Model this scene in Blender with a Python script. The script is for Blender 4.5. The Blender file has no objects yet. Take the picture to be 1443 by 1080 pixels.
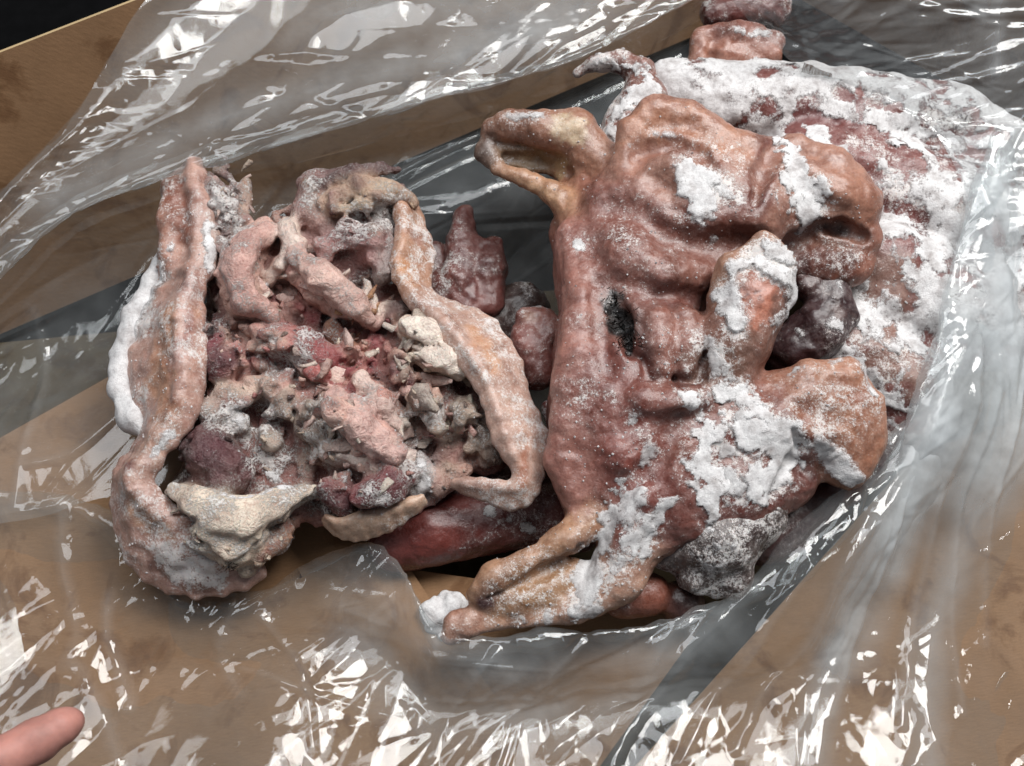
import bpy, math, random
import numpy as np
from mathutils import Vector, Matrix
from mathutils.bvhtree import BVHTree

rng = np.random.default_rng(7)
random.seed(7)
scene = bpy.context.scene
COL = scene.collection

# ------------------------------------------------------------------ camera
# Layout unit: one photo pixel at the height of the box rim (0.55 mm).
S = 0.00055
DIST = 0.85 / S
TILT = math.radians(22)
CX, CY = 721.5, 540.0
CAM = np.array([0.0, -DIST * math.sin(TILT), DIST * math.cos(TILT)])
FWD = np.array([0.0, math.sin(TILT), -math.cos(TILT)])
UP = np.array([0.0, math.cos(TILT), math.sin(TILT)])

cam_d = bpy.data.cameras.new('camera')
cam_o = bpy.data.objects.new('camera', cam_d)
COL.objects.link(cam_o)
cam_o.location = Vector(CAM * S)
cam_o.rotation_euler = (TILT, 0, 0)
cam_d.sensor_width = 36
cam_d.lens = 36 * DIST / 1443.0
cam_d.clip_start = 0.01
cam_d.clip_end = 50
scene.camera = cam_o
cam_d.dof.use_dof = True
cam_d.dof.focus_distance = 0.80
cam_d.dof.aperture_fstop = 10

# ------------------------------------------------------------------ light
world = bpy.data.worlds.new('World')
scene.world = world
world.use_nodes = True
wb = world.node_tree.nodes['Background']
wb.inputs[0].default_value = (0.80, 0.90, 1.0, 1)
wb.inputs[1].default_value = 0.13


def area(name, loc, target, size, size_y, power, col):
    l = bpy.data.lights.new(name, 'AREA')
    l.shape = 'RECTANGLE'
    l.size = size
    l.size_y = size_y
    l.energy = power
    l.color = col
    o = bpy.data.objects.new(name, l)
    COL.objects.link(o)
    o.location = loc
    o.rotation_euler = (Vector(target) - Vector(loc)).to_track_quat('-Z', 'Y').to_euler()
    return o


area('window_light', (0.95, 0.95, 2.0), (0, 0, 0), 1.1, 0.95, 60, (1.0, 0.985, 0.96))
area('fill_softbox', (-0.35, 0.75, 2.3), (0, 0, 0), 1.7, 0.9, 28, (0.96, 0.98, 1.0))  # added softbox for soft fill and pale veils on the film

scene.view_settings.view_transform = 'Standard'
scene.view_settings.look = 'None'
scene.view_settings.exposure = 0.1
scene.view_settings.gamma = 1.0
scene.cycles.use_denoising = True
scene.cycles.transparent_max_bounces = 24
scene.cycles.max_bounces = 10
scene.cycles.caustics_reflective = False
scene.cycles.caustics_refractive = False
scene.cycles.sample_clamp_indirect = 4.0


# ------------------------------------------------------------------ helpers
def P(px, py, z):
    """Point (layout units) seen at photo pixel px,py at height z."""
    d = FWD * DIST + np.array([1.0, 0, 0]) * (px - CX) + UP * (CY - py)
    t = (z - CAM[2]) / d[2]
    return CAM + d * t


def ray(px, py):
    d = FWD * DIST + np.array([1.0, 0, 0]) * (px - CX) + UP * (CY - py)
    return CAM, d / np.linalg.norm(d)


def lin(h):
    h = h.lstrip('#')
    c = np.array([int(h[i:i + 2], 16) / 255 for i in (0, 2, 4)])
    return np.where(c <= 0.04045, c / 12.92, ((c + 0.055) / 1.055) ** 2.4)


_T = np.random.default_rng(3).uniform(-1, 1, (64, 64, 64)).astype(np.float32)


def vn(p, scale, seed=0):
    """smooth 3-D value noise, -1..1"""
    q = p / scale + np.array([seed * 17.3, seed * 5.7, seed * 9.1])
    i = np.floor(q).astype(np.int32)
    f = (q - i).astype(np.float32)
    f = f * f * (3 - 2 * f)
    i0 = i & 63
    i1 = (i + 1) & 63
    x0, y0, z0 = i0[..., 0], i0[..., 1], i0[..., 2]
    x1, y1, z1 = i1[..., 0], i1[..., 1], i1[..., 2]
    fx, fy, fz = f[..., 0], f[..., 1], f[..., 2]
    a = _T[x0, y0, z0] * (1 - fx) + _T[x1, y0, z0] * fx
    b = _T[x0, y1, z0] * (1 - fx) + _T[x1, y1, z0] * fx
    c = _T[x0, y0, z1] * (1 - fx) + _T[x1, y0, z1] * fx
    d = _T[x0, y1, z1] * (1 - fx) + _T[x1, y1, z1] * fx
    return (a * (1 - fy) + b * fy) * (1 - fz) + (c * (1 - fy) + d * fy) * fz


def fbm(p, scale, octs=4, seed=0, gain=0.5):
    s = 0
    a = 1.0
    for o in range(octs):
        s = s + a * vn(p, scale / 2 ** o, seed + o * 3)
        a *= gain
    return s


def sstep(a, b, x):
    t = np.clip((x - a) / (b - a), 0, 1)
    return t * t * (3 - 2 * t)


def catmull(Pts, n):
    Pts = np.asarray(Pts, float)
    m = len(Pts)
    t = np.linspace(0, m - 1 - 1e-6, n)
    i = np.floor(t).astype(int)
    f = (t - i)[(...,) + (None,) * (Pts.ndim - 1)]
    p0 = Pts[np.maximum(i - 1, 0)]; p1 = Pts[i]; p2 = Pts[np.minimum(i + 1, m - 1)]; p3 = Pts[np.minimum(i + 2, m - 1)]
    return 0.5 * (2 * p1 + (p2 - p0) * f + (2 * p0 - 5 * p1 + 4 * p2 - p3) * f ** 2 + (3 * p1 - p0 - 3 * p2 + p3) * f ** 3)


def mesh_obj(name, V, F, mat, parent=None, attrs=None, smooth=True):
    """V in layout units."""
    me = bpy.data.meshes.new(name)
    V = np.asarray(V, dtype=np.float32) * S
    F = np.asarray(F, dtype=np.int32)
    nv, nf, k = len(V), len(F), F.shape[1]
    me.vertices.add(nv)
    me.vertices.foreach_set('co', V.ravel())
    me.loops.add(nf * k)
    me.loops.foreach_set('vertex_index', F.ravel())
    me.polygons.add(nf)
    me.polygons.foreach_set('loop_start', np.arange(0, nf * k, k, dtype=np.int32))
    me.polygons.foreach_set('use_smooth', np.full(nf, smooth))
    me.update(calc_edges=True)
    for an, av in (attrs or {}).items():
        av = np.asarray(av, dtype=np.float32)
        if av.ndim == 2:
            at = me.attributes.new(an, 'FLOAT_COLOR', 'POINT')
            at.data.foreach_set('color', np.concatenate([av, np.ones((nv, 1), np.float32)], 1).ravel())
        else:
            at = me.attributes.new(an, 'FLOAT', 'POINT')
            at.data.foreach_set('value', av)
    me.materials.append(mat)
    o = bpy.data.objects.new(name, me)
    COL.objects.link(o)
    o.parent = parent
    return o


def thing(name, label, cat, loc=(0, 0, 0), group=None):
    o = bpy.data.objects.new(name, None)
    COL.objects.link(o)
    o.empty_display_size = 0.02
    o['label'] = label
    o['category'] = cat
    if group:
        o['group'] = group
    return o


def normals(V, F):
    n = np.zeros_like(V)
    a, b, c, d = (V[F[:, i]] for i in range(4))
    fn = np.cross(c - a, d - b)
    for i in range(4):
        for j in range(3):
            n[:, j] += np.bincount(F[:, i], fn[:, j], len(V))
    return n / (np.linalg.norm(n, axis=1, keepdims=True) + 1e-9)


def surfnets(G, org, h):
    nx, ny, nz = G.shape
    ins = G < 0
    cnt = np.zeros((nx - 1, ny - 1, nz - 1), np.int8)
    cs = [(i, j, k) for i in (0, 1) for j in (0, 1) for k in (0, 1)]
    for i, j, k in cs:
        cnt += ins[i:nx - 1 + i, j:ny - 1 + j, k:nz - 1 + k]
    act = (cnt > 0) & (cnt < 8)
    I = np.argwhere(act)
    idx = np.full(act.shape, -1, np.int32)
    idx[act] = np.arange(len(I))
    vals = {c: G[I[:, 0] + c[0], I[:, 1] + c[1], I[:, 2] + c[2]] for c in cs}
    acc = np.zeros((len(I), 3))
    num = np.zeros(len(I))
    for a in cs:
        for ax in range(3):
            if a[ax] == 0:
                b = list(a); b[ax] = 1; b = tuple(b)
                va, vb = vals[a], vals[b]
                m = (va < 0) != (vb < 0)
                t = np.where(m, va / np.where(m, va - vb, 1), 0)
                p = np.tile(np.array(a, float), (len(I), 1))
                p[:, ax] = t
                acc[m] += p[m]
                num[m] += 1
    V = (I + acc / num[:, None]) * h + org
    Fs = []
    for ax in range(3):
        o1, o2 = [(1, 2), (2, 0), (0, 1)][ax]
        sl0 = [slice(None)] * 3; sl1 = [slice(None)] * 3
        sl0[ax] = slice(0, -1); sl1[ax] = slice(1, None)
        for o in (o1, o2):
            sl0[o] = slice(1, -1); sl1[o] = slice(1, -1)
        A = ins[tuple(sl0)]; B = ins[tuple(sl1)]
        for flip in (False, True):
            m = (A & ~B) if not flip else (~A & B)
            E = np.argwhere(m)
            if len(E) == 0:
                continue
            for o in (o1, o2):
                E[:, o] += 1
            def cell(d1, d2):
                c = E.copy(); c[:, o1] -= d1; c[:, o2] -= d2
                return idx[c[:, 0], c[:, 1], c[:, 2]]
            q = np.stack([cell(1, 1), cell(0, 1), cell(0, 0), cell(1, 0)], 1)
            Fs.append(q[:, ::-1] if flip else q)
    return V, np.concatenate(Fs)


def tone(c, b=1.0):
    c = np.array(c, float)
    c[..., 2] = c[..., 2] + 0.15 * np.maximum(c[..., 1] - c[..., 2], 0)
    l = c @ np.array([.3, .55, .15])
    return (c * 0.86 + np.asarray(l)[..., None] * 0.14) * np.array([0.88, 0.86, 0.87]) * b


class Blob:
    """Implicit body: smooth union of tapered chains and ellipsoids, with carved grooves."""

    def __init__(self, h=3.2, k=14, bright=1.0):
        self.h, self.k, self.bright = h, k, bright
        self.prims = []      # (kind, data, colour, k, sign)

    def chain(self, pts, col, k=None, sq=None):
        q = [(P(x, y, z), r) for x, y, z, r in pts]
        if len(q) == 1:
            q = q * 2
        self.prims.append(('c', q, lin(col), k or self.k, 1, sq))
        return self

    def chain_w(self, pts, col, k=None, sq=None):
        self.prims.append(('c', [(np.array(p, float), r) for p, r in pts], lin(col), k or self.k, 1, sq))
        return self

    def carve(self, pts, col=None, k=8):
        q = [(P(x, y, z), r) for x, y, z, r in pts]
        if len(q) == 1:
            q = q * 2
        self.prims.append(('c', q, lin(col) if col else None, k, -1, None))
        return self

    def ell(self, x, y, z, rx, ry, rz, col, rot=0, k=None):
        self.prims.append(('e', (P(x, y, z), (rx, ry, rz), math.radians(rot)), lin(col), k or self.k, 1, None))
        return self

    def surf(self, px, py, fallback=20.0):
        """First point of the body so far along the view line, found by sampling the field."""
        o, d = ray(px, py)
        t0 = (220 - o[2]) / d[2]
        t1 = (-140 - o[2]) / d[2]
        t = np.linspace(t0, t1, 180)
        p = o + t[:, None] * d
        g = np.full(len(t), 60.0)
        for pr in self.prims:
            a, b = self._bb(pr)
            c = (a + b) / 2 - o
            if np.linalg.norm(c - d * (c @ d)) > np.linalg.norm(b - a) / 2 + 24:
                continue
            q = self._d(pr, p)
            if pr[4] > 0:
                hh = np.clip(0.5 + 0.5 * (g - q) / pr[3], 0, 1)
                g = g + (q - g) * hh - pr[3] * hh * (1 - hh)
            else:
                g = np.maximum(g, -q)
        i = np.argmax(g < 0)
        if g[i] >= 0:
            return P(px, py, fallback), d
        return p[i], d

    def carve_s(self, pts, col=None, k=6, fallback=20.0):
        """Groove cut into the surface: (px, py, radius, depth)."""
        q = []
        for x, y, r, dep in pts:
            c, d = self.surf(x, y, fallback)
            q.append((c - d * (r - dep), r))
        if len(q) == 1:
            q = q * 2
        self.prims.append(('c', q, lin(col) if col else None, k, -1, None))
        return self

    def ridge_s(self, pts, col, k=None, sq=None, fallback=20.0):
        """Raised roll on the surface: (px, py, radius, lift of its centre)."""
        q = []
        for x, y, r, lf in pts:
            c, d = self.surf(x, y, fallback)
            q.append((c - d * lf, r))
        if len(q) == 1:
            q = q * 2
        self.prims.append(('c', q, lin(col), k or self.k, 1, sq))
        return self

    def band(self, pts, col, k=None, rad=7):
        """Leaning strip of thick skin: (px, py, z, half thickness, half height, lean in degrees towards the inside)."""
        pts = catmull(np.array(pts, float), len(pts) * 2 + 1)
        q = [(P(x, y, z), w, hh, math.radians(le)) for x, y, z, w, hh, le in pts]
        for i in range(0, len(q) - 1, 3):
            self.prims.append(('b', q[i:i + 4], lin(col), 10, 1, rad))
        return self

    def _d(self, pr, p):
        if pr[0] == 'b':
            best = None
            q = pr[1]
            zz = np.array([0, 0, 1.0])
            q = [(x[0].astype(p.dtype),) + x[1:] for x in q]
            for (a, wa, ha, la), (b, wb_, hb, lb) in zip(q[:-1], q[1:]):
                ba = b - a
                t = np.clip(((p - a) @ ba) / (ba @ ba + 1e-9), 0, 1)
                dv = p - a - t[..., None] * ba
                tg = ba / np.linalg.norm(ba)
                sd = np.cross(tg, zz); sd = (sd / np.linalg.norm(sd)).astype(p.dtype)
                le = la + (lb - la) * t
                c, s_ = np.cos(le), np.sin(le)
                x = dv @ sd; z = dv[..., 2]; e = dv @ np.array([tg[0], tg[1], 0], p.dtype)
                nn = x * c + z * s_
                uu = -x * s_ + z * c
                rad = pr[5]
                A = np.abs(nn) - (wa + (wb_ - wa) * t) + rad
                B = np.abs(uu) - (ha + (hb - ha) * t) + rad
                d = np.sqrt(np.maximum(A, 0) ** 2 + np.maximum(B, 0) ** 2 + e * e * ((t <= 0) | (t >= 1))) + np.minimum(np.maximum(A, B), 0) - rad
                if best is None:
                    best = d
                else:
                    hh = np.clip(0.5 + 0.5 * (best - d) / 10.0, 0, 1)
                    best = best + (d - best) * hh - 10.0 * hh * (1 - hh)
            return best
        if pr[0] == 'e':
            c, r, a = pr[1]
            q = p - c.astype(p.dtype)
            ca, sa = math.cos(a), math.sin(a)
            q = np.stack([(q[..., 0] * ca + q[..., 1] * sa) / r[0], (-q[..., 0] * sa + q[..., 1] * ca) / r[1], q[..., 2] / r[2]], -1)
            n = np.linalg.norm(q, axis=-1)
            return (n - 1) * min(r) * 0.5 + (n - 1) * np.mean(r) * 0.5
        best = None
        q = pr[1]
        sq = pr[5]
        q = [(x.astype(p.dtype), float(y)) for x, y in q]
        for (a, ra), (b, rb) in zip(q[:-1], q[1:]):
            ba = b - a
            t = np.clip(((p - a) @ ba) / (ba @ ba + 1e-9), 0, 1)
            dv = p - a - t[..., None] * ba
            if sq:
                dv = dv / np.array([1, 1, sq], p.dtype)
            d = np.linalg.norm(dv, axis=-1) - (ra + (rb - ra) * t)
            if best is None:
                best = d
            else:
                hh = np.clip(0.5 + 0.5 * (best - d) / 6.0, 0, 1)
                best = best + (d - best) * hh - 6.0 * hh * (1 - hh)
        return best

    def _bb(self, pr):
        if pr[0] == 'e':
            c, r, _ = pr[1]
            m = max(r)
            return c - m, c + m
        if pr[0] == 'b':
            return np.min([q[0] - q[2] - q[1] for q in pr[1]], 0), np.max([q[0] + q[2] + q[1] for q in pr[1]], 0)
        a = np.array([c - r for c, r in pr[1]])
        b = np.array([c + r for c, r in pr[1]])
        return a.min(0), b.max(0)

    def build(self, disp=None):
        h = self.h
        bbs = [self._bb(p) for p in self.prims if p[4] > 0]
        lo = np.min([b[0] for b in bbs], 0) - 26
        hi = np.max([b[1] for b in bbs], 0) + 26
        n = np.ceil((hi - lo) / h).astype(int) + 1
        G = np.full(tuple(n), 60.0, np.float32)
        for pr in self.prims:
            a, b = self._bb(pr)
            mg = 24
            i0 = np.maximum(((a - mg - lo) / h).astype(int), 0)
            i1 = np.minimum(((b + mg - lo) / h).astype(int) + 2, n)
            ax = [lo[j] + h * np.arange(i0[j], i1[j]) for j in range(3)]
            p = np.stack(np.meshgrid(*ax, indexing='ij'), -1).astype(np.float32)
            d = self._d(pr, p)
            sl = tuple(slice(i0[j], i1[j]) for j in range(3))
            g = G[sl]
            k = pr[3]
            if pr[4] > 0:
                hh = np.clip(0.5 + 0.5 * (g - d) / k, 0, 1)
                G[sl] = g + (d - g) * hh - k * hh * (1 - hh)
            else:
                hh = np.clip(0.5 - 0.5 * (g + d) / k, 0, 1)
                G[sl] = g + (-d - g) * hh + k * hh * (1 - hh)
        if disp:
            near = np.abs(G) < 30
            I = np.argwhere(near)
            G[near] += disp(I * h + lo).astype(np.float32)
        V, F = surfnets(G, lo, h)
        self.V, self.F = V, F
        # light smoothing of the net
        self.relax(1)
        W = np.full(len(V), 1e-9)
        C = np.zeros((len(V), 3))
        pn = self.V + 7 * np.stack([vn(self.V, 22, 41), vn(self.V, 22, 42), vn(self.V, 22, 43)], -1)
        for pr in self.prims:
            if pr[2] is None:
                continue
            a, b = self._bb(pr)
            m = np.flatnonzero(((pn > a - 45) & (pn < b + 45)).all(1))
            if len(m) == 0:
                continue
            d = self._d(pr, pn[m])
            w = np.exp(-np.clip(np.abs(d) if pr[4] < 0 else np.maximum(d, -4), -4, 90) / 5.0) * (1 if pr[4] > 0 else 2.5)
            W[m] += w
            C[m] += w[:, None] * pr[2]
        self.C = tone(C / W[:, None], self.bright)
        return self

    def relax(self, it=1, f=0.5):
        V, F = self.V, self.F
        for _ in range(it):
            acc = np.zeros_like(V)
            cnt = np.zeros(len(V))
            for i in range(4):
                for j in (1, 3):
                    o = F[:, (i + j) % 4]
                    for a in range(3):
                        acc[:, a] += np.bincount(F[:, i], V[o, a], len(V))
                    cnt += np.bincount(F[:, i], minlength=len(V))
            V = V * (1 - f) + f * acc / np.maximum(cnt, 1)[:, None]
        self.V = V

    def push(self, d):
        self.V = self.V + normals(self.V, self.F) * d[:, None]
        return self

    def tree(self):
        self.bvh = BVHTree.FromPolygons([tuple(v) for v in self.V], [tuple(int(i) for i in f) for f in self.F])

    def hit(self, px, py):
        o, d = ray(px, py)
        r = self.bvh.ray_cast(Vector(o), Vector(d))
        if r[0] is None:
            r2 = self.bvh.find_nearest(Vector(P(px, py, 60)))
            return np.array(r2[0])
        return np.array(r[0])

    def stroke(self, pts, rough=0.45, nscale=16, seed=0):
        """Mask >0 inside a ragged stroke over surface points given as (px,py,r); value = depth inside in units."""
        H = [(self.hit(x, y), r) for x, y, r in pts]
        if len(H) == 1:
            H = H * 2
        pa = np.array([h_[0] for h_ in H])
        mg = max(r for _, r in H) + 70
        near = np.flatnonzero(((self.V > pa.min(0) - mg) & (self.V < pa.max(0) + mg)).all(1))
        V = self.V[near]
        best = np.full(len(V), 1e3)
        rm = 1
        for (a, ra), (b, rb) in zip(H[:-1], H[1:]):
            ba = b - a
            t = np.clip(((V - a) @ ba) / (ba @ ba + 1e-9), 0, 1)
            d = np.linalg.norm(V - a - t[:, None] * ba, axis=1) - (ra + (rb - ra) * t)
            best = np.minimum(best, d)
            rm = max(rm, ra, rb)
        sel = best < 60
        nz = np.zeros(len(V))
        nz[sel] = fbm(V[sel], nscale, 4, seed + 20, 0.62)
        full = np.full(len(self.V), -1e3)
        full[near] = -(best + nz * rough * min(rm, 26))
        return full

    def tint(self, pts, col, soft=10, rough=0.6, seed=0, amt=1.0):
        m = sstep(-soft, soft, self.stroke(pts, rough, 18, seed)) * amt
        self.C = self.C * (1 - m[:, None]) + tone(lin(col), self.bright) * m[:, None]
        return self

    def frost_part(self, mask, thick, mat, parent, name='frost_patch', seed=0, opa=1.0):
        """A crust lying on the surface: faces where the mask is positive, lifted off it."""
        prof = sstep(-1.0, 4.5, mask)
        keep_v = mask > -5
        kf = keep_v[self.F].all(1)
        if kf.sum() < 6:
            return None
        F = self.F[kf]
        u, inv = np.unique(F, return_inverse=True)
        F = inv.reshape(F.shape)
        V = self.V[u]
        N = normals(self.V, self.F)[u]
        t = prof[u] * thick * (0.5 + 0.30 * fbm(V, 30, 3, seed + 3) + 0.08 * vn(V, 7, seed + 9)) - 1.6 * (1 - prof[u])
        V = V + N * t[:, None] + np.array([0, 0, 1.0]) * (t * 0.25)[:, None]
        return mesh_obj(name, V, F, mat, parent, {'fm': np.clip(mask[u], -10, 30), 'opa': np.full(len(u), opa)})

    def obj(self, name, mat, parent=None, **attrs):
        a = {'Col': self.C}
        for k, v in attrs.items():
            a[k] = v
        return mesh_obj(name, self.V, self.F, mat, parent, a)


# ------------------------------------------------------------------ materials
def nodes(name):
    m = bpy.data.materials.new(name)
    m.use_nodes = True
    nt = m.node_tree
    nt.nodes.clear()
    out = nt.nodes.new('ShaderNodeOutputMaterial')
    return m, nt, out


def nd(nt, typ, **kw):
    n = nt.nodes.new(typ)
    for k, v in kw.items():
        if k.startswith('i_'):
            key = k[2:]
            key = int(key) if key.isdigit() else key
            n.inputs[key].default_value = v
        else:
            setattr(n, k, v)
    return n


def noise(nt, co, scale, detail=4, rough=0.55, dist=0.0):
    n = nd(nt, 'ShaderNodeTexNoise')
    n.inputs['Scale'].default_value = scale
    n.inputs['Detail'].default_value = detail
    n.inputs['Roughness'].default_value = rough
    n.inputs['Distortion'].default_value = dist
    nt.links.new(co, n.inputs['Vector'])
    return n.outputs['Fac']


def ramp(nt, fac, stops):
    r = nd(nt, 'ShaderNodeValToRGB')
    e = r.color_ramp.elements
    while len(e) < len(stops):
        e.new(0.5)
    for el, (p, c) in zip(e, stops):
        el.position = p
        el.color = (*c, 1) if hasattr(c, '__len__') else (c, c, c, 1)
    nt.links.new(fac, r.inputs[0])
    return r.outputs[0]


def mixc(nt, fac, a, b, mode='MIX'):
    m = nd(nt, 'ShaderNodeMix', data_type='RGBA', blend_type=mode)
    for i, v in ((0, fac), (6, a), (7, b)):
        if hasattr(v, 'is_linked') or hasattr(v, 'links'):
            nt.links.new(v, m.inputs[i])
        else:
            m.inputs[i].default_value = v if i == 0 else (*v, 1)
    return m.outputs[2]


def math_n(nt, op, a, b=None, clamp=False):
    m = nd(nt, 'ShaderNodeMath', operation=op, use_clamp=clamp)
    for i, v in ((0, a), (1, b)):
        if v is None:
            continue
        if hasattr(v, 'links'):
            nt.links.new(v, m.inputs[i])
        else:
            m.inputs[i].default_value = v
    return m.outputs[0]


def meat_mat(name, rough=0.42, sss=0.10, bump=0.35, dust_gain=1.0, vein=0.3, spec=0.5, bscale=1.0, fibre=0.3):
    """Frozen skin or flesh: attribute colour, blotches, and fine rime where 'dust' is high."""
    m, nt, out = nodes(name)
    co = nd(nt, 'ShaderNodeTexCoord').outputs['Object']
    at = nd(nt, 'ShaderNodeAttribute', attribute_name='Col').outputs['Color']
    du = nd(nt, 'ShaderNodeAttribute', attribute_name='dust').outputs['Fac']
    n1 = noise(nt, co, 38, 5, 0.6, 0.6)
    n2 = noise(nt, co, 150, 5, 0.65, fibre)
    n3 = noise(nt, co, 560, 4, 0.7)
    n4 = noise(nt, co, 1700, 2, 0.6)
    v1 = ramp(nt, n1, [(0.28, (0.50, 0.42, 0.41)), (0.5, (1, 1, 1)), (0.7, (1.25, 1.26, 1.22))])
    c = mixc(nt, 0.75, at, v1, 'MULTIPLY')
    v2 = ramp(nt, n2, [(0.32, (0.66, 0.5, 0.48)), (0.5, (1, 1, 1)), (0.68, (1.25, 1.25, 1.2))])
    c = mixc(nt, vein, c, v2, 'MULTIPLY')
    # rime grains
    gr = math_n(nt, 'ADD', math_n(nt, 'MULTIPLY', n3, 0.55), math_n(nt, 'MULTIPLY', n4, 0.45))
    gr = math_n(nt, 'ADD', gr, math_n(nt, 'MULTIPLY', math_n(nt, 'SUBTRACT', n2, 0.5), 0.55))
    th = math_n(nt, 'SUBTRACT', 0.74, math_n(nt, 'MULTIPLY', du, 0.36 * dust_gain))
    g = math_n(nt, 'MULTIPLY', math_n(nt, 'SUBTRACT', gr, th), 14.0, True)
    # soft rime film and dark pores
    film = math_n(nt, 'MULTIPLY', math_n(nt, 'SUBTRACT', math_n(nt, 'ADD', n2, math_n(nt, 'MULTIPLY', n3, 0.5)), 0.62), 1.8, True)
    film = math_n(nt, 'MULTIPLY', film, math_n(nt, 'MULTIPLY', du, 0.85), True)
    c = mixc(nt, film, c, (0.54, 0.47, 0.45))
    c = mixc(nt, 0.55, c, ramp(nt, n3, [(0.3, (0.55, 0.48, 0.46)), (0.52, (1, 1, 1)), (0.75, (1.3, 1.28, 1.25))]), 'MULTIPLY')
    c = mixc(nt, math_n(nt, 'MULTIPLY', g, 0.8), c, (0.72, 0.69, 0.67))
    b = nd(nt, 'ShaderNodeBsdfPrincipled')
    nt.links.new(c, b.inputs['Base Color'])
    b.inputs['Roughness'].default_value = rough
    b.inputs['Specular IOR Level'].default_value = spec
    rr = math_n(nt, 'ADD', math_n(nt, 'MULTIPLY', n1, 0.5), rough - 0.27)
    rr = math_n(nt, 'ADD', rr, math_n(nt, 'MULTIPLY', g, 0.35), True)
    nt.links.new(rr, b.inputs['Roughness'])
    b.inputs['Subsurface Weight'].default_value = sss
    b.inputs['Subsurface Radius'].default_value = (0.004, 0.0020, 0.0014)
    b.inputs['Subsurface Scale'].default_value = 1.0
    hsum = math_n(nt, 'ADD', math_n(nt, 'MULTIPLY', n2, 0.9), math_n(nt, 'MULTIPLY', n3, 0.45))
    hsum = math_n(nt, 'ADD', hsum, math_n(nt, 'MULTIPLY', g, 0.6))
    bp = nd(nt, 'ShaderNodeBump')
    bp.inputs['Strength'].default_value = bump
    bp.inputs['Distance'].default_value = 0.0022 * bscale
    nt.links.new(hsum, bp.inputs['Height'])
    nt.links.new(bp.outputs[0], b.inputs['Normal'])
    nt.links.new(b.outputs[0], out.inputs[0])
    return m


def frost_mat(name='frost', thin=True):
    m, nt, out = nodes(name)
    co = nd(nt, 'ShaderNodeTexCoord').outputs['Object']
    n1 = noise(nt, co, 90, 5, 0.6)
    n2 = noise(nt, co, 420, 4, 0.7)
    n3 = noise(nt, co, 1500, 2, 0.6)
    c = ramp(nt, n1, [(0.25, lin('#b5aeac')), (0.5, lin('#dcdada')), (0.75, lin('#efeeed'))])
    c = mixc(nt, 0.6, c, ramp(nt, n2, [(0.3, (0.66, 0.63, 0.63)), (0.58, (1, 1, 1))]), 'MULTIPLY')
    c = mixc(nt, 0.45, c, ramp(nt, n3, [(0.3, (0.7, 0.69, 0.69)), (0.6, (1.05, 1.05, 1.05))]), 'MULTIPLY')
    b = nd(nt, 'ShaderNodeBsdfPrincipled')
    nt.links.new(c, b.inputs['Base Color'])
    b.inputs['Roughness'].default_value = 0.7
    b.inputs['Specular IOR Level'].default_value = 0.3
    h = math_n(nt, 'ADD', math_n(nt, 'MULTIPLY', n2, 1.0), math_n(nt, 'MULTIPLY', n3, 0.6))
    bp = nd(nt, 'ShaderNodeBump')
    bp.inputs['Strength'].default_value = 0.55
    bp.inputs['Distance'].default_value = 0.0016
    nt.links.new(h, bp.inputs['Height'])
    nt.links.new(bp.outputs[0], b.inputs['Normal'])
    if not thin:
        nt.links.new(b.outputs[0], out.inputs[0])
        return m
    fm = nd(nt, 'ShaderNodeAttribute', attribute_name='fm').outputs['Fac']
    op = nd(nt, 'ShaderNodeAttribute', attribute_name='opa').outputs['Fac']
    v = math_n(nt, 'ADD', fm, math_n(nt, 'MULTIPLY', math_n(nt, 'SUBTRACT', n2, 0.5), 24.0))
    v = math_n(nt, 'ADD', v, math_n(nt, 'MULTIPLY', math_n(nt, 'SUBTRACT', n3, 0.5), 14.0))
    v = math_n(nt, 'DIVIDE', v, 8.0, True)
    o2 = math_n(nt, 'ADD', op, math_n(nt, 'MULTIPLY', math_n(nt, 'SUBTRACT', n1, 0.5), 0.7), True)
    v = math_n(nt, 'MULTIPLY', v, o2, True)
    tr = nd(nt, 'ShaderNodeBsdfTransparent')
    mx = nd(nt, 'ShaderNodeMixShader')
    nt.links.new(v, mx.inputs[0])
    nt.links.new(tr.outputs[0], mx.inputs[1])
    nt.links.new(b.outputs[0], mx.inputs[2])
    nt.links.new(mx.outputs[0], out.inputs[0])
    return m


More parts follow.
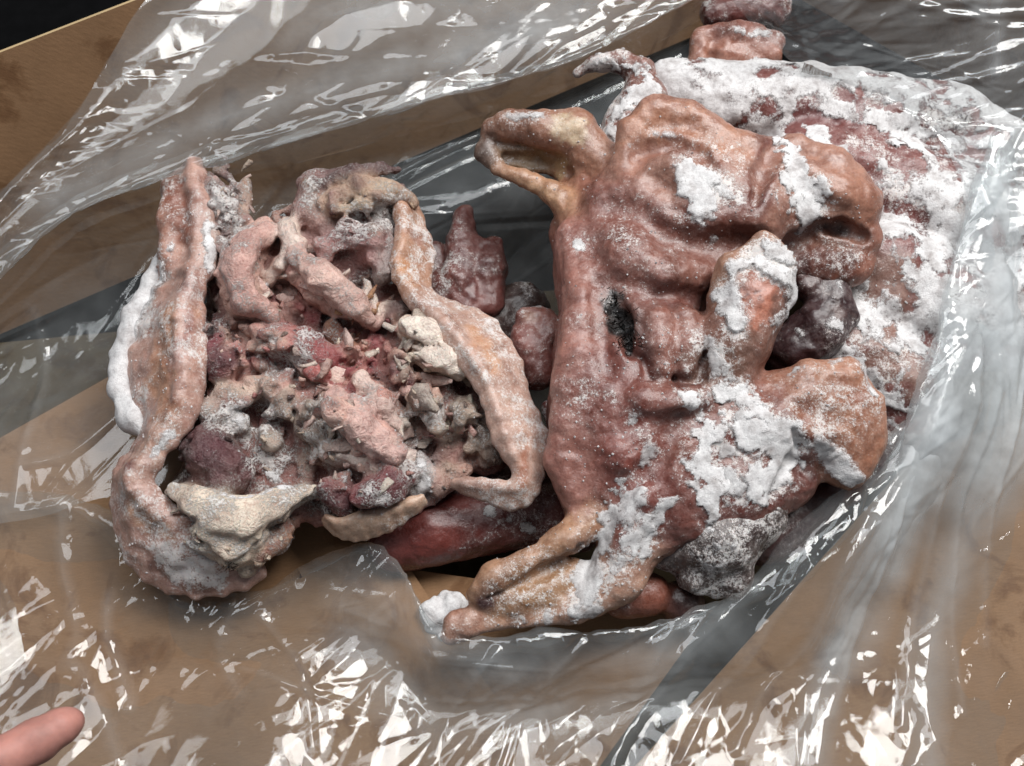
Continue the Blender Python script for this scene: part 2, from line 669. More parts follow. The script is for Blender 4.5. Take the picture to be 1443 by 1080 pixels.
def plastic_mat(name, haze=0.10, gloss=1.0, rough=0.035):
    """Thin clear film: see-through, Fresnel gloss, a little milky scatter."""
    m, nt, out = nodes(name)
    co = nd(nt, 'ShaderNodeTexCoord').outputs['Object']
    n1 = noise(nt, co, 30, 4, 0.6)
    n2 = noise(nt, co, 260, 4, 0.6, 0.5)
    tr = nd(nt, 'ShaderNodeBsdfTransparent')
    tr.inputs[0].default_value = (0.965, 0.975, 0.975, 1)
    gl = nd(nt, 'ShaderNodeBsdfGlossy')
    gl.inputs['Color'].default_value = (1, 1, 1, 1)
    rr = math_n(nt, 'ADD', math_n(nt, 'MULTIPLY', n1, 0.04), rough - 0.02)
    nt.links.new(rr, gl.inputs['Roughness'])
    bp = nd(nt, 'ShaderNodeBump')
    bp.inputs['Strength'].default_value = 0.05
    bp.inputs['Distance'].default_value = 0.002
    nt.links.new(n2, bp.inputs['Height'])
    nt.links.new(bp.outputs[0], gl.inputs['Normal'])
    df = nd(nt, 'ShaderNodeBsdfDiffuse')
    df.inputs[0].default_value = (0.80, 0.84, 0.86, 1)
    tl = nd(nt, 'ShaderNodeBsdfTranslucent')
    tl.inputs[0].default_value = (0.80, 0.84, 0.86, 1)
    dt = nd(nt, 'ShaderNodeMixShader', i_0=0.45)
    nt.links.new(df.outputs[0], dt.inputs[1])
    nt.links.new(tl.outputs[0], dt.inputs[2])
    mx = nd(nt, 'ShaderNodeMixShader')
    hz = nd(nt, 'ShaderNodeAttribute', attribute_name='haze').outputs['Fac']
    hf = math_n(nt, 'MULTIPLY', hz, haze)
    hf = math_n(nt, 'MULTIPLY', hf, math_n(nt, 'ADD', math_n(nt, 'MULTIPLY', n1, 1.6), 0.2), True)
    nt.links.new(hf, mx.inputs[0])
    nt.links.new(tr.outputs[0], mx.inputs[1])
    nt.links.new(dt.outputs[0], mx.inputs[2])
    fr = nd(nt, 'ShaderNodeFresnel', i_IOR=1.45)
    # the same reflectance from either side of the film
    bf = nd(nt, 'ShaderNodeNewGeometry').outputs['Backfacing']
    nt.links.new(math_n(nt, 'ADD', 1.45, math_n(nt, 'MULTIPLY', bf, 1 / 1.45 - 1.45)), fr.inputs['IOR'])
    ff = math_n(nt, 'MULTIPLY', fr.outputs[0], 1.15 * gloss, True)
    m2 = nd(nt, 'ShaderNodeMixShader')
    nt.links.new(ff, m2.inputs[0])
    nt.links.new(mx.outputs[0], m2.inputs[1])
    nt.links.new(gl.outputs[0], m2.inputs[2])
    nt.links.new(m2.outputs[0], out.inputs[0])
    return m


def cardboard_mat(name, col):
    m, nt, out = nodes(name)
    co = nd(nt, 'ShaderNodeTexCoord').outputs['Object']
    n1 = noise(nt, co, 9, 5, 0.6, 0.4)
    mp = nd(nt, 'ShaderNodeMapping')
    mp.inputs['Scale'].default_value = (1, 6, 1)
    mp.inputs['Rotation'].default_value = (0, 0, 0.5)
    nt.links.new(co, mp.inputs[0])
    n2 = noise(nt, mp.outputs[0], 110, 5, 0.7)
    n3 = noise(nt, co, 900, 2, 0.6)
    base = lin(col)
    c = ramp(nt, n1, [(0.3, base * 0.82), (0.5, base), (0.72, np.minimum(base * 1.16, 1))])
    c = mixc(nt, 0.4, c, ramp(nt, n2, [(0.3, (0.75, 0.72, 0.68)), (0.6, (1.05, 1.05, 1.05))]), 'MULTIPLY')
    c = mixc(nt, 0.25, c, ramp(nt, n3, [(0.3, (0.7, 0.7, 0.7)), (0.6, (1.1, 1.1, 1.1))]), 'MULTIPLY')
    n4 = noise(nt, co, 16, 6, 0.62, 1.2)
    c = mixc(nt, 0.85, c, ramp(nt, n4, [(0.36, (0.58, 0.50, 0.44)), (0.43, (0.84, 0.8, 0.76)), (0.47, (1, 1, 1))]), 'MULTIPLY')
    wv = nd(nt, 'ShaderNodeTexWave')
    wv.inputs['Scale'].default_value = 45
    wv.inputs['Distortion'].default_value = 1.2
    nt.links.new(mp.outputs[0], wv.inputs['Vector'])
    c = mixc(nt, 0.04, c, wv.outputs['Color'], 'MULTIPLY')
    b = nd(nt, 'ShaderNodeBsdfPrincipled')
    nt.links.new(c, b.inputs['Base Color'])
    b.inputs['Roughness'].default_value = 0.85
    b.inputs['Specular IOR Level'].default_value = 0.2
    bp = nd(nt, 'ShaderNodeBump')
    bp.inputs['Strength'].default_value = 0.25
    bp.inputs['Distance'].default_value = 0.001
    nt.links.new(n2, bp.inputs['Height'])
    nt.links.new(bp.outputs[0], b.inputs['Normal'])
    nt.links.new(b.outputs[0], out.inputs[0])
    return m


def plain_mat(name, col, rough=0.6, sss=0.0):
    m, nt, out = nodes(name)
    co = nd(nt, 'ShaderNodeTexCoord').outputs['Object']
    n = noise(nt, co, 60, 5, 0.6)
    base = lin(col)
    c = ramp(nt, n, [(0.3, base * 0.75), (0.7, np.minimum(base * 1.2, 1))])
    b = nd(nt, 'ShaderNodeBsdfPrincipled')
    nt.links.new(c, b.inputs['Base Color'])
    b.inputs['Roughness'].default_value = rough
    b.inputs['Specular IOR Level'].default_value = 0.4 if sss else 0.05
    if sss:
        b.inputs['Subsurface Weight'].default_value = sss
        b.inputs['Subsurface Radius'].default_value = (0.008, 0.003, 0.0015)
        b.inputs['Subsurface Scale'].default_value = 1.0
    nt.links.new(b.outputs[0], out.inputs[0])
    return m


M_SKIN = meat_mat('frozen_skin', rough=0.34, sss=0.2, bump=0.38, spec=0.65)
M_FLESH = meat_mat('raw_flesh', rough=0.30, sss=0.10, bump=0.85, vein=0.8, bscale=1.3, spec=0.6, fibre=2.2)
M_FROST = frost_mat()
M_SNOW = frost_mat('packed_frost', False)
M_FILM = plastic_mat('clear_film', haze=0.15)
M_CARD = cardboard_mat('cardboard', '#8c6c50')
M_CARD_EDGE = cardboard_mat('cardboard_cut_edge', '#b9a27c')
M_CARD_SHADED = cardboard_mat('box_bottom_shaded', '#524633')  # cardboard colour darkened to stand for shade deep in the box
M_GROUND = plain_mat('dark_ground', '#0b0b0c', 0.9)
M_HAIR = plain_mat('black_bristle', '#15110f', 0.6)
M_BONE = plain_mat('pale_bone', '#d8c9ac', 0.45, 0.1)
M_FINGER = plain_mat('human_skin', '#b27d72', 0.55, 0.15)

# ------------------------------------------------------------------ ground and box
def slab(name, corners, thick, mat, parent, edge_mat=None, sub=1):
    """Flat board: top face corners (layout xyz), thickness along the inward normal, with bowed boards when sub>1."""
    c = [np.array(p, float) for p in corners]
    n = np.cross(c[1] - c[0], c[3] - c[0])
    n = n / np.linalg.norm(n)
    k = sub
    us = np.linspace(0, 1, k + 1)
    top = []
    for v in us:
        for u in us:
            p = (c[0] * (1 - u) + c[1] * u) * (1 - v) + (c[3] * (1 - u) + c[2] * u) * v
            w = 5.0 * math.sin(u * 3.1) * math.sin(v * 5.0) if k > 1 else 0
            top.append(p + n * w)
    top = np.array(top)
    bot = top - n * thick
    V = np.concatenate([top, bot])
    N = k + 1
    F = []
    for j in range(k):
        for i in range(k):
            a = j * N + i
            F.append((a, a + 1, a + N + 1, a + N))
            b = a + N * N
            F.append((b, b + N, b + N + 1, b + 1))
    ring = [i for i in range(N)] + [i * N + k for i in range(1, N)] + [k * N + i for i in range(k - 1, -1, -1)] + [i * N for i in range(k - 1, 0, -1)]
    ns = len(F)
    for a, b in zip(ring, ring[1:] + ring[:1]):
        F.append((a, a + N * N, b + N * N, b))
    o = mesh_obj(name, V, F, mat, parent, smooth=False)
    if edge_mat:
        o.data.materials.append(edge_mat)
        for i in range(ns, len(F)):
            o.data.polygons[i].material_index = 1
    return o


g = mesh_obj('ground', [(-9000, -9000, -330), (9000, -9000, -330), (9000, 9000, -330), (-9000, 9000, -330)], [(0, 1, 2, 3)], M_GROUND)
g['kind'] = 'structure'
g['label'] = 'dark floor under the cardboard box'

box = thing('cardboard_box', 'open brown cardboard box with spread flaps holding the bag of frozen meat', 'box')


def board(name, q, thick=8, mat=None, sub=6):
    return slab(name, [P(*c) for c in q], thick, mat or M_CARD, box, M_CARD_EDGE, sub)


# far-left wall: top edge runs (0,75)-(195,0) in the photo
A = P(-260, 175, 90); B = P(1100, -348, 90)
bn = np.array([0, 0, 1.0])
A2 = A.copy(); A2[2] = -300; B2 = B.copy(); B2[2] = -300
inw = np.array([-(B - A)[1], (B - A)[0], 0]); inw = -inw / np.linalg.norm(inw)
A2 = A2 + inw * 200; B2 = B2 + inw * 200
slab('wall', [A2, B2, B, A], 8, M_CARD, box, M_CARD_EDGE, 8)
# right far wall
C0 = P(1900, 150, 60)
C2 = C0.copy(); C2[2] = -300
slab('wall', [B2 + (0, 0, 2), C2, C0, B + (0, 0, -20)], 8, M_CARD, box, M_CARD_EDGE, 8)
N0 = P(-300, 1300, -300); N1 = P(1500, 1300, -300)
slab('bottom', [N0 + (0, 0, -3), N1 + (0, 0, -3), C2 + (0, 0, -3), A2 + (0, 0, -3)], 8, M_CARD_SHADED, box, M_CARD_EDGE, 1)
# near flaps folded open at rim height
board('flap', [(-420, 1300, -72), (930, 1330, -74), (330, 430, -78), (-420, 850, -72)])
board('flap', [(860, 1120, -74), (1700, 1300, -72), (1700, 500, -72), (1290, 640, -74)])
board('flap', [(540, 1330, -86), (700, 1280, -86), (1005, 860, -90), (560, 800, -90)])

# ------------------------------------------------------------------ right pig head, skin side up
BR, RD, TAN, YEL, DKR = '#8f5a4a', '#85402f', '#ad7c62', '#b98a50', '#572a24'
hd = Blob(3.2, 22, 1.02)
hd.chain([(905, 330, 40, 108), (885, 470, 40, 100), (880, 580, 35, 100), (860, 660, 25, 82), (845, 715, 20, 48)], BR)
hd.chain([(820, 330, 30, 52), (838, 440, 30, 46), (832, 560, 20, 50), (820, 640, 10, 50)], '#9a6450')
hd.chain([(950, 275, 60, 112), (1060, 300, 62, 100), (1150, 315, 60, 72)], TAN, k=30)
hd.chain([(1000, 330, 70, 95), (1060, 360, 40, 70)], '#7d4736', k=30)
hd.chain([(880, 245, 118, 24), (893, 190, 132, 26), (925, 163, 142, 28), (970, 168, 146, 28), (1010, 195, 140, 28), (1050, 212, 132, 24)], TAN, k=12)
hd.chain([(1090, 225, 118, 30), (1120, 205, 124, 22), (1165, 240, 118, 36), (1205, 285, 105, 38)], TAN, k=16)
hd.chain([(1190, 300, 90, 46), (1208, 335, 80, 34), (1195, 370, 66, 34), (1150, 370, 62, 36)], '#9a5f42', k=14)
hd.carve_s([(1118, 350, 22, 30), (1140, 335, 18, 26)], '#3c1a18', 10)  # dark colour paints the shade of the hollow under the lobe
hd.carve_s([(1148, 316, 10, 18), (1180, 322, 14, 30), (1216, 334, 8, 12)], '#2a1210', 6)  # black-brown paints shade into the nostril crease
hd.carve_s([(1090, 205, 9, 8), (1076, 245, 14, 16), (1064, 285, 9, 8)], '#6a2c22', 8)
hd.carve_s([(893, 235, 10, 8), (905, 212, 14, 16), (945, 203, 15, 20), (985, 216, 14, 18), (1000, 232, 9, 12)], '#7c4630', 8)
hd.carve_s([(950, 335, 22, 12), (1010, 348, 24, 20), (1060, 345, 22, 20)], None, 22)
# upper ear, curled open
hd.chain([(690, 182, 70, 15), (720, 178, 84, 22), (765, 186, 92, 27), (810, 190, 92, 32), (850, 235, 80, 34)], '#9c6a48', k=10)
hd.chain([(703, 240, 62, 10), (735, 250, 66, 14), (775, 270, 66, 17), (815, 305, 62, 26), (850, 340, 60, 40)], '#b98a5c', k=10)
hd.chain([(692, 185, 66, 14), (684, 212, 58, 15), (703, 236, 58, 11)], '#7a6454', k=8)
hd.ell(752, 216, 50, 70, 34, 22, '#a5824c', -15, 8)
hd.chain([(800, 240, 50, 26), (850, 290, 56, 44)], '#a5674a', k=14)
# lower ear
hd.chain([(838, 725, 48, 26), (800, 760, 52, 22), (745, 795, 46, 18), (700, 815, 36, 20), (680, 840, 26, 18)], '#b5875a', k=8)
hd.ell(755, 830, 18, 74, 34, 30, '#a47a4a', 22, 8)
hd.chain([(632, 898, 6, 9), (660, 886, 12, 11), (730, 872, 14, 12), (810, 858, 18, 18), (870, 815, 26, 34), (890, 760, 30, 46)], '#b58a6c', k=10)
hd.chain([(645, 878, 8, 16), (668, 872, 10, 16)], '#ad7a5c', k=8)
hd.carve_s([(688, 842, 4, 5), (745, 818, 7, 9), (795, 790, 8, 10), (815, 770, 5, 6)], '#5c3522', 5)
hd.carve_s([(712, 222, 7, 8), (755, 226, 9, 10), (800, 244, 9, 10)], '#7a5c34', 8)
# middle: cheek folds and snout standing up
hd.chain([(930, 455, 100, 22), (932, 505, 96, 24)], '#97604a', k=7)
hd.chain([(962, 450, 106, 20), (966, 512, 100, 25)], '#8f5a44', k=7)
hd.chain([(1000, 545, 84, 52), (1035, 480, 110, 50), (1062, 430, 128, 46), (1074, 405, 136, 46)], '#8a5c46', k=14)
hd.chain([(1010, 420, 140, 14), (1030, 375, 156, 18), (1075, 352, 160, 18), (1108, 375, 158, 16)], '#a87a58', k=10)
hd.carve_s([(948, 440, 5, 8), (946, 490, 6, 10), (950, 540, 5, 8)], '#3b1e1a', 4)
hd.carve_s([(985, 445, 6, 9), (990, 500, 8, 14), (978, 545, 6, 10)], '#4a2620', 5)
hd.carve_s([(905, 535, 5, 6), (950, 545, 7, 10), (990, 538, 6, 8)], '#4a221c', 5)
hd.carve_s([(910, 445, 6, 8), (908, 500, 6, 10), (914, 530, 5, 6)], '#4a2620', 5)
# lower lobe and chin
hd.chain([(940, 620, 40, 90), (1040, 610, 50, 78), (1110, 590, 58, 66), (1170, 580, 56, 56)], '#8b5340', k=24)
hd.chain([(1085, 548, 96, 18), (1140, 532, 102, 22), (1190, 535, 92, 26), (1218, 570, 74, 26), (1226, 620, 54, 22), (1200, 668, 40, 20)], '#b07a54', k=14)
hd.chain([(1180, 600, 62, 46), (1190, 650, 40, 38)], '#a9724e', k=14)
hd.chain([(930, 700, 30, 78), (1030, 690, 36, 70), (1090, 670, 30, 55)], '#7a4436', k=22)
hd.carve_s([(1140, 662, 9, 10), (1112, 650, 12, 14), (1090, 700, 8, 8)], '#3c1a16', 8)
hd.carve_s([(1118, 608, 8, 8), (1126, 632, 8, 10)], '#5a2c24', 6)
hd.carve_s([(770, 600, 4, 5), (800, 590, 4, 6), (820, 580, 3, 3)], '#5a2c26', 3)
hd.carve_s([(865, 425, 14, 16), (874, 458, 21, 30), (888, 494, 13, 16)], '#1a100e', 9)
hd.carve_s([(1150, 580, 26, 8), (1190, 590, 20, 6)], None, 16)
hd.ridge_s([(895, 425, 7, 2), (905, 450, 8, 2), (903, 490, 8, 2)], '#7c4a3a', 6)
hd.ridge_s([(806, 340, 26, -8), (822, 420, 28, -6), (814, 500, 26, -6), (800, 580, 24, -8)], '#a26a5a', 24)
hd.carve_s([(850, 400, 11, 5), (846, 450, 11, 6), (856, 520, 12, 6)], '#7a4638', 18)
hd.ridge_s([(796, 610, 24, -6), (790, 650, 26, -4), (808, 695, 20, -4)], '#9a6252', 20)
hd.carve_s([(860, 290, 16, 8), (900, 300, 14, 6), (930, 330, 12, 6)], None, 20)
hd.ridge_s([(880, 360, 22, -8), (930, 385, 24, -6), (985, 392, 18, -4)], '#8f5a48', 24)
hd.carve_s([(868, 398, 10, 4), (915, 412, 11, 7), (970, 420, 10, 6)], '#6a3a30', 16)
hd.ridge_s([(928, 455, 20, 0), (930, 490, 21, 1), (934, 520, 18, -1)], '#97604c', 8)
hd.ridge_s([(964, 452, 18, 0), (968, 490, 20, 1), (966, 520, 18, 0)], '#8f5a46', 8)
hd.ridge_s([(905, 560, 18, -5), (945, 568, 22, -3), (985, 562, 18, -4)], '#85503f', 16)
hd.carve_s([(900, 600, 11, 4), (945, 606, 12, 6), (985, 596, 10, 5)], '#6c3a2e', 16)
hd.ridge_s([(870, 640, 20, -8), (900, 700, 20, -6), (880, 760, 18, -6)], '#84473a', 20)
hd.carve_s([(930, 250, 14, 6), (960, 300, 12, 5)], None, 18)
hd.ridge_s([(1140, 250, 20, -4), (1180, 270, 22, -4)], '#ad7c62', 16)
hd.carve_s([(870, 700, 12, 6), (930, 650, 14, 6), (960, 590, 12, 6)], None, 14)


def head_disp(p):
    w = p * np.array([1.0, 0.45, 1.0])
    return 5.5 * vn(p, 60, 1) + 2.6 * vn(p, 26, 2) + 1.2 * vn(p, 12, 3) + 1.4 * np.maximum(0.25 - np.abs(vn(w, 26, 4)), 0) / 0.25 * np.clip(vn(p, 90, 7) + .5, 0, 1)


hd.build(head_disp)
hd.push(0.9 * vn(hd.V, 8, 5) + 0.5 * vn(hd.V, 5, 6))
hd.tree()
# skin tints: bruised and reddened areas, pale fat, painted shade under lobe and nostril
hd.tint([(800, 370, 24), (815, 470, 26), (805, 600, 26), (800, 690, 26)], '#a06a58', 14, seed=1, amt=.7)
hd.tint([(860, 520, 40), (880, 600, 50), (900, 690, 40)], '#7f3a2a', 26, seed=2, amt=.6)
hd.tint([(880, 330, 50), (850, 400, 30)], '#84503f', 26, seed=3, amt=.6)
hd.tint([(960, 360, 40), (1030, 340, 30), (1100, 330, 30)], '#74442f', 20, seed=4, amt=.5)
hd.tint([(900, 180, 22), (960, 165, 22), (1030, 205, 24)], '#b4794e', 16, seed=5, amt=.8)
hd.tint([(1190, 260, 30), (1220, 300, 26)], '#a26a48', 14, seed=6, amt=.7)
hd.tint([(1190, 375, 24), (1140, 370, 26)], '#5a2c22', 14, seed=7, amt=.7)  # underside of the lobe darkened, painted shade
hd.tint([(790, 178, 20), (815, 185, 18)], '#cdb487', 9, seed=8, amt=.9)
hd.tint([(745, 222, 20), (790, 235, 16)], '#a4844a', 12, seed=9, amt=.8)
hd.tint([(735, 258, 9), (780, 275, 10)], '#cba06c', 8, seed=10, amt=.8)
hd.tint([(690, 195, 12), (685, 215, 12)], '#544236', 10, seed=11, amt=.8)
hd.tint([(730, 830, 22), (780, 815, 18)], '#ab8048', 14, seed=12, amt=.8)
hd.tint([(1150, 560, 30), (1200, 600, 30)], '#b07c55', 18, seed=13, amt=.7)
hd.tint([(1000, 620, 22), (1040, 600, 14)], '#7a3c30', 12, seed=14, amt=.8)
hd.tint([(1075, 415, 30), (1070, 430, 26)], '#b8704e', 8, seed=15, amt=.95)
hd.tint([(1000, 520, 30), (1040, 500, 30)], '#7c5a46', 14, seed=16, amt=.7)
hd.tint([(864, 425, 13), (873, 460, 18), (888, 492, 11)], '#120c0b', 7, seed=17)
hd.tint([(1160, 318, 5), (1190, 325, 8)], '#2c1411', 6, seed=21, amt=.9)  # shade inside the nostril crease, painted
hd.tint([(1100, 372, 12), (1130, 380, 14)], '#4a2824', 10, seed=22, amt=.8)  # paints the deep shade below the upper lobe
hd.tint([(660, 882, 14)], '#b98d70', 8, seed=18)
hd.tint([(682, 850, 10)], '#4a2020', 8, seed=19)

FR_MAIN = [
    # (points, thickness, roughness)
    ([(965, 240, 18), (985, 262, 26), (990, 292, 20)], 7, .45),
    ([(1012, 262, 10), (1030, 275, 8)], 4, .6),
    ([(925, 188, 9), (950, 192, 7)], 4, .6),
    ([(888, 204, 6)], 4, .5),
    ([(1004, 336, 8)], 4, .5),
    ([(1112, 205, 14), (1122, 245, 20), (1128, 285, 26), (1135, 318, 14)], 7, .6),
    ([(1150, 270, 22), (1165, 272, 12)], 6, .5),
    ([(1090, 352, 16), (1108, 362, 14)], 9, .5),
    ([(1018, 420, 16), (1040, 455, 12), (1030, 385, 10), (1060, 368, 10), (1112, 395, 18), (1115, 425, 12), (1088, 458, 10)], 8, .35),
    ([(998, 480, 10), (1012, 520, 16), (1040, 535, 10)], 5, .8),
    ([(985, 565, 16), (1000, 600, 15), (990, 650, 20), (1005, 690, 24), (1000, 730, 12)], 6, .8),
    ([(1010, 555, 18), (1050, 565, 20), (1075, 590, 16)], 6, .8),
    ([(1060, 610, 26), (1095, 620, 32), (1110, 640, 26), (1075, 680, 26)], 7, .6),
    ([(1020, 640, 12), (1040, 690, 16)], 5, .9),
    ([(1155, 625, 14), (1172, 645, 20), (1200, 672, 16)], 16, .2),
    ([(890, 592, 9)], 4, .7), ([(915, 630, 10), (905, 655, 9)], 4, .8),
    ([(900, 690, 18), (860, 740, 22), (838, 790, 24), (820, 850, 18)], 4.5, .7),
    ([(880, 770, 20), (870, 800, 16), (905, 740, 12)], 4.5, .8),
    ([(940, 710, 12), (915, 745, 14), (905, 775, 12)], 4, .9),
    ([(840, 860, 12), (790, 868, 9), (730, 880, 6)], 3.5, .9),
    ([(1090, 535, 5), (1140, 515, 5), (1185, 508, 8)], 4, .7),
    ([(1215, 520, 8), (1235, 560, 7)], 4, .7),
    ([(815, 345, 10)], 2, .8),
    ([(720, 165, 10), (760, 162, 8)], 3, .8),
]
FR_MASKS = [hd.stroke([(x, y, q * (.92 if t < 7 else 1.05)) for x, y, q in p], ro, 15, 60 + i) for i, (p, t, ro) in enumerate(FR_MAIN)]
disc = hd.stroke([(1066, 408, 15), (1078, 420, 20), (1070, 436, 14)], .3, 16, 5)
FR_MASKS[8] = np.minimum(FR_MASKS[8], -disc - 2)
for k in range(16):
    hd.tint([(1070 + rng.normal(0, 11), 420 + rng.normal(0, 10), 1.6)], '#5a2c24', 2, .2, k, .8)
dust = np.full(len(hd.V), 0.30) + 0.28 * fbm(hd.V, 70, 3, 80)
for pts, a in [([(1000, 230, 50), (1040, 260, 40)], .3), ([(940, 330, 40), (900, 420, 40)], .25), ([(840, 460, 30), (840, 540, 26)], .35),
               ([(1200, 360, 30), (1150, 380, 30)], .35), ([(1080, 360, 40)], .3), ([(1150, 580, 50), (1200, 600, 40)], .25),
               ([(760, 820, 40), (720, 850, 40)], .3), ([(960, 490, 40)], .35), ([(880, 340, 26)], .2), ([(1040, 500, 40)], .45)]:
    dust += a * sstep(-20, 25, hd.stroke(pts, .5, 22, 31))
for m in FR_MASKS:
    dust += 0.30 * sstep(-20, 0, m)
up = np.clip(normals(hd.V, hd.F)[:, 2], 0, 1)
dust = np.clip(dust * (0.35 + 0.65 * up), 0, 1.1) * (1 - .8 * sstep(-4, 6, disc))
head = thing('frozen_pork', 'large frozen pig head, brown skin side up with white frost patches, right of centre', 'meat')
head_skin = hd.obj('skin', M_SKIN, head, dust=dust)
for i, (p, t, ro) in enumerate(FR_MAIN):
    hd.frost_part(FR_MASKS[i], t * .8, M_FROST, head_skin, seed=i, opa=1.0 if t > 5 else .8)

# bristles round the eye hollow
def hairs(blob, spots, n, length, name, parent, spread=8, rad=0.55):
    V, F = [], []
    r = np.random.default_rng(5)
    for _ in range(n):
        x, y = spots[r.integers(len(spots))]
        b = blob.hit(x + r.normal(0, spread), y + r.normal(0, spread))
        d = np.array([r.normal(0, .7), r.normal(0, .7), r.uniform(.3, 1)])
        d = d / np.linalg.norm(d) * length * r.uniform(.5, 1.2)
        side = np.cross(d, (0.3, 0.2, 1)); side = side / np.linalg.norm(side) * rad
        s2 = np.cross(d, side); s2 = s2 / np.linalg.norm(s2) * rad
        bend = np.array([r.normal(0, 2), r.normal(0, 2), -length * .15])
        k = len(V)
        for a, w in ((0, 1), (.5, .8), (1, .25)):
            c = b + d * a + bend * a * a
            V += [c + side * w, c - side * w * .5 + s2 * .87 * w, c - side * w * .5 - s2 * .87 * w]
        for j in (0, 3):
            for q in range(3):
                F.append((k + j + q, k + j + (q + 1) % 3, k + j + 3 + (q + 1) % 3, k + j + 3 + q))
    o = mesh_obj(name, V, F, M_HAIR, parent)
    o['kind'] = 'stuff'
    return o


hairs(hd, [(862, 425), (868, 455), (878, 485), (888, 450), (892, 480)], 170, 13, 'eyelash_bristles', head_skin, 7)

# ------------------------------------------------------------------ left piece, cut side up
CRM, PNK, CRI, PUR, GRY, AMB, BLK = '#d3bc9c', '#b27a6c', '#7c2c32', '#4c2a2c', '#93817a', '#9c6638', '#1d1616'
sk = Blob(3.0, 10, 1.08)
sk.band([(260, 246, 50, 14, 42, 42), (262, 290, 58, 14, 44, 45), (268, 350, 62, 14, 40, 45), (258, 400, 60, 18, 50, 46), (240, 455, 52, 22, 62, 48), (230, 510, 48, 24, 68, 50), (240, 560, 48, 21, 58, 48),
         (234, 600, 48, 18, 48, 42), (204, 642, 44, 17, 44, 38), (184, 680, 38, 15, 42, 36), (202, 738, 24, 16, 54, 44), (248, 786, 10, 17, 54, 48), (305, 808, 4, 15, 34, 44), (356, 796, 0, 12, 24, 40)], '#b88e7a', rad=11)
sk.chain([(250, 264, 54, 22), (250, 320, 56, 24), (246, 370, 52, 22)], '#a8765c', k=14, sq=1.1)
sk.chain([(288, 290, 66, 12), (296, 330, 70, 15), (288, 372, 74, 15)], '#c9b0a0', k=14)
sk.chain([(262, 470, 66, 20), (258, 530, 66, 22), (250, 585, 60, 16)], '#b88a70', k=22)
leftp = thing('frozen_pork', 'cut open frozen pig head, raw pink flesh up inside a tan skin rim', 'meat')


def sk_disp(p):
    return 5.0 * vn(p, 45, 11) + 3.2 * vn(p, 20, 12) + 1.4 * vn(p, 9, 13)


sk.build(sk_disp)
sk.tree()
sk.tint([(245, 270, 18), (262, 330, 16)], '#8a4e30', 10, seed=1, amt=.8)
sk.tint([(245, 440, 22), (222, 520, 26), (232, 570, 20)], '#c08a5c', 14, seed=2, amt=.8)
sk.tint([(268, 440, 9), (262, 480, 8)], '#8e3f28', 6, seed=3, amt=.9)
sk.tint([(265, 395, 14), (252, 500, 10)], '#c9a69a', 12, seed=4, amt=.7)
sk.tint([(232, 610, 20), (195, 650, 20)], '#bd967c', 10, seed=5, amt=.8)
sk.tint([(182, 655, 8)], '#6a3038', 8, seed=6, amt=.7)
sk.tint([(190, 720, 18), (235, 750, 12)], '#c39a72', 10, seed=7, amt=.7)
sk.tint([(240, 800, 24), (290, 820, 20)], '#7a5648', 12, seed=8, amt=.8)
sdust = np.clip(0.55 + 0.35 * fbm(sk.V, 50, 3, 81), 0, 1)
sdust += .5 * sstep(-10, 12, sk.stroke([(240, 790, 24), (300, 815, 20)], .5, 15, 2))
rim = sk.obj('skin_rim', M_SKIN, leftp, dust=np.clip(sdust, 0, 1))
for i, (p, t) in enumerate([([(290, 315, 9), (297, 345, 12), (296, 375, 10)], 5), ([(240, 350, 7), (215, 400, 9), (190, 470, 12)], 6),
                            ([(235, 615, 10), (215, 640, 8)], 2.5)]):
    sk.frost_part(sk.stroke(p, .6, 12, 90 + i), t, M_FROST, rim, seed=40 + i)

fc = Blob(3.2, 8)
fc.chain([(238, 352, 40, 10), (215, 400, 36, 16), (190, 450, 32, 18), (172, 500, 26, 17), (170, 550, 22, 18), (188, 592, 20, 20), (206, 606, 22, 14)], '#ffffff')
fc.build(lambda p: 4 * vn(p, 24, 4) + 2 * vn(p, 10, 5))
fc.obj('frost_crust', M_SNOW, leftp)

rs = Blob(2.8, 8, 1.08)
rs.band([(590, 418, 56, 10, 24, 40), (578, 385, 58, 11, 34, 45), (584, 345, 56, 11, 32, 42), (572, 292, 52, 10, 22, 36)], '#b88a66', rad=7)
rs.band([(642, 682, 34, 6, 10, 30), (685, 690, 36, 8, 17, 34), (728, 698, 38, 8, 22, 36), (746, 672, 42, 9, 22, 42), (734, 618, 48, 14, 42, 48), (712, 562, 54, 14, 38, 48), (694, 510, 56, 16, 48, 50), (656, 462, 56, 15, 46, 50), (612, 436, 54, 12, 32, 44), (586, 416, 54, 10, 26, 40)], '#c29e88', rad=8)
rs.build(lambda p: .6 * sk_disp(p))
rs.tree()
rs.tint([(575, 385, 14)], '#c88e50', 8, seed=1)
rs.tint([(560, 320, 9), (590, 340, 9)], '#9a6a58', 8, seed=2, amt=.7)
rs.tint([(670, 470, 14), (700, 520, 12)], '#cf9a68', 9, seed=3, amt=.8)
rs.tint([(720, 570, 14)], '#c9a58c', 9, seed=4, amt=.8)
rs.tint([(740, 640, 8), (735, 685, 6)], '#a8683e', 6, seed=5, amt=.8)
rs.obj('skin_rim', M_SKIN, leftp, dust=np.clip(.58 + .35 * fbm(rs.V, 40, 3, 82), 0, 1))
bs = Blob(2.6, 8)
bs.band([(458, 728, 30, 4, 9, 20), (478, 745, 26, 4, 15, 30), (512, 742, 26, 4.5, 20, 36), (552, 730, 28, 4, 16, 34), (596, 704, 34, 3.5, 9, 26)], '#c9a684', rad=3)
bs.build(lambda p: .6 * sk_disp(p))
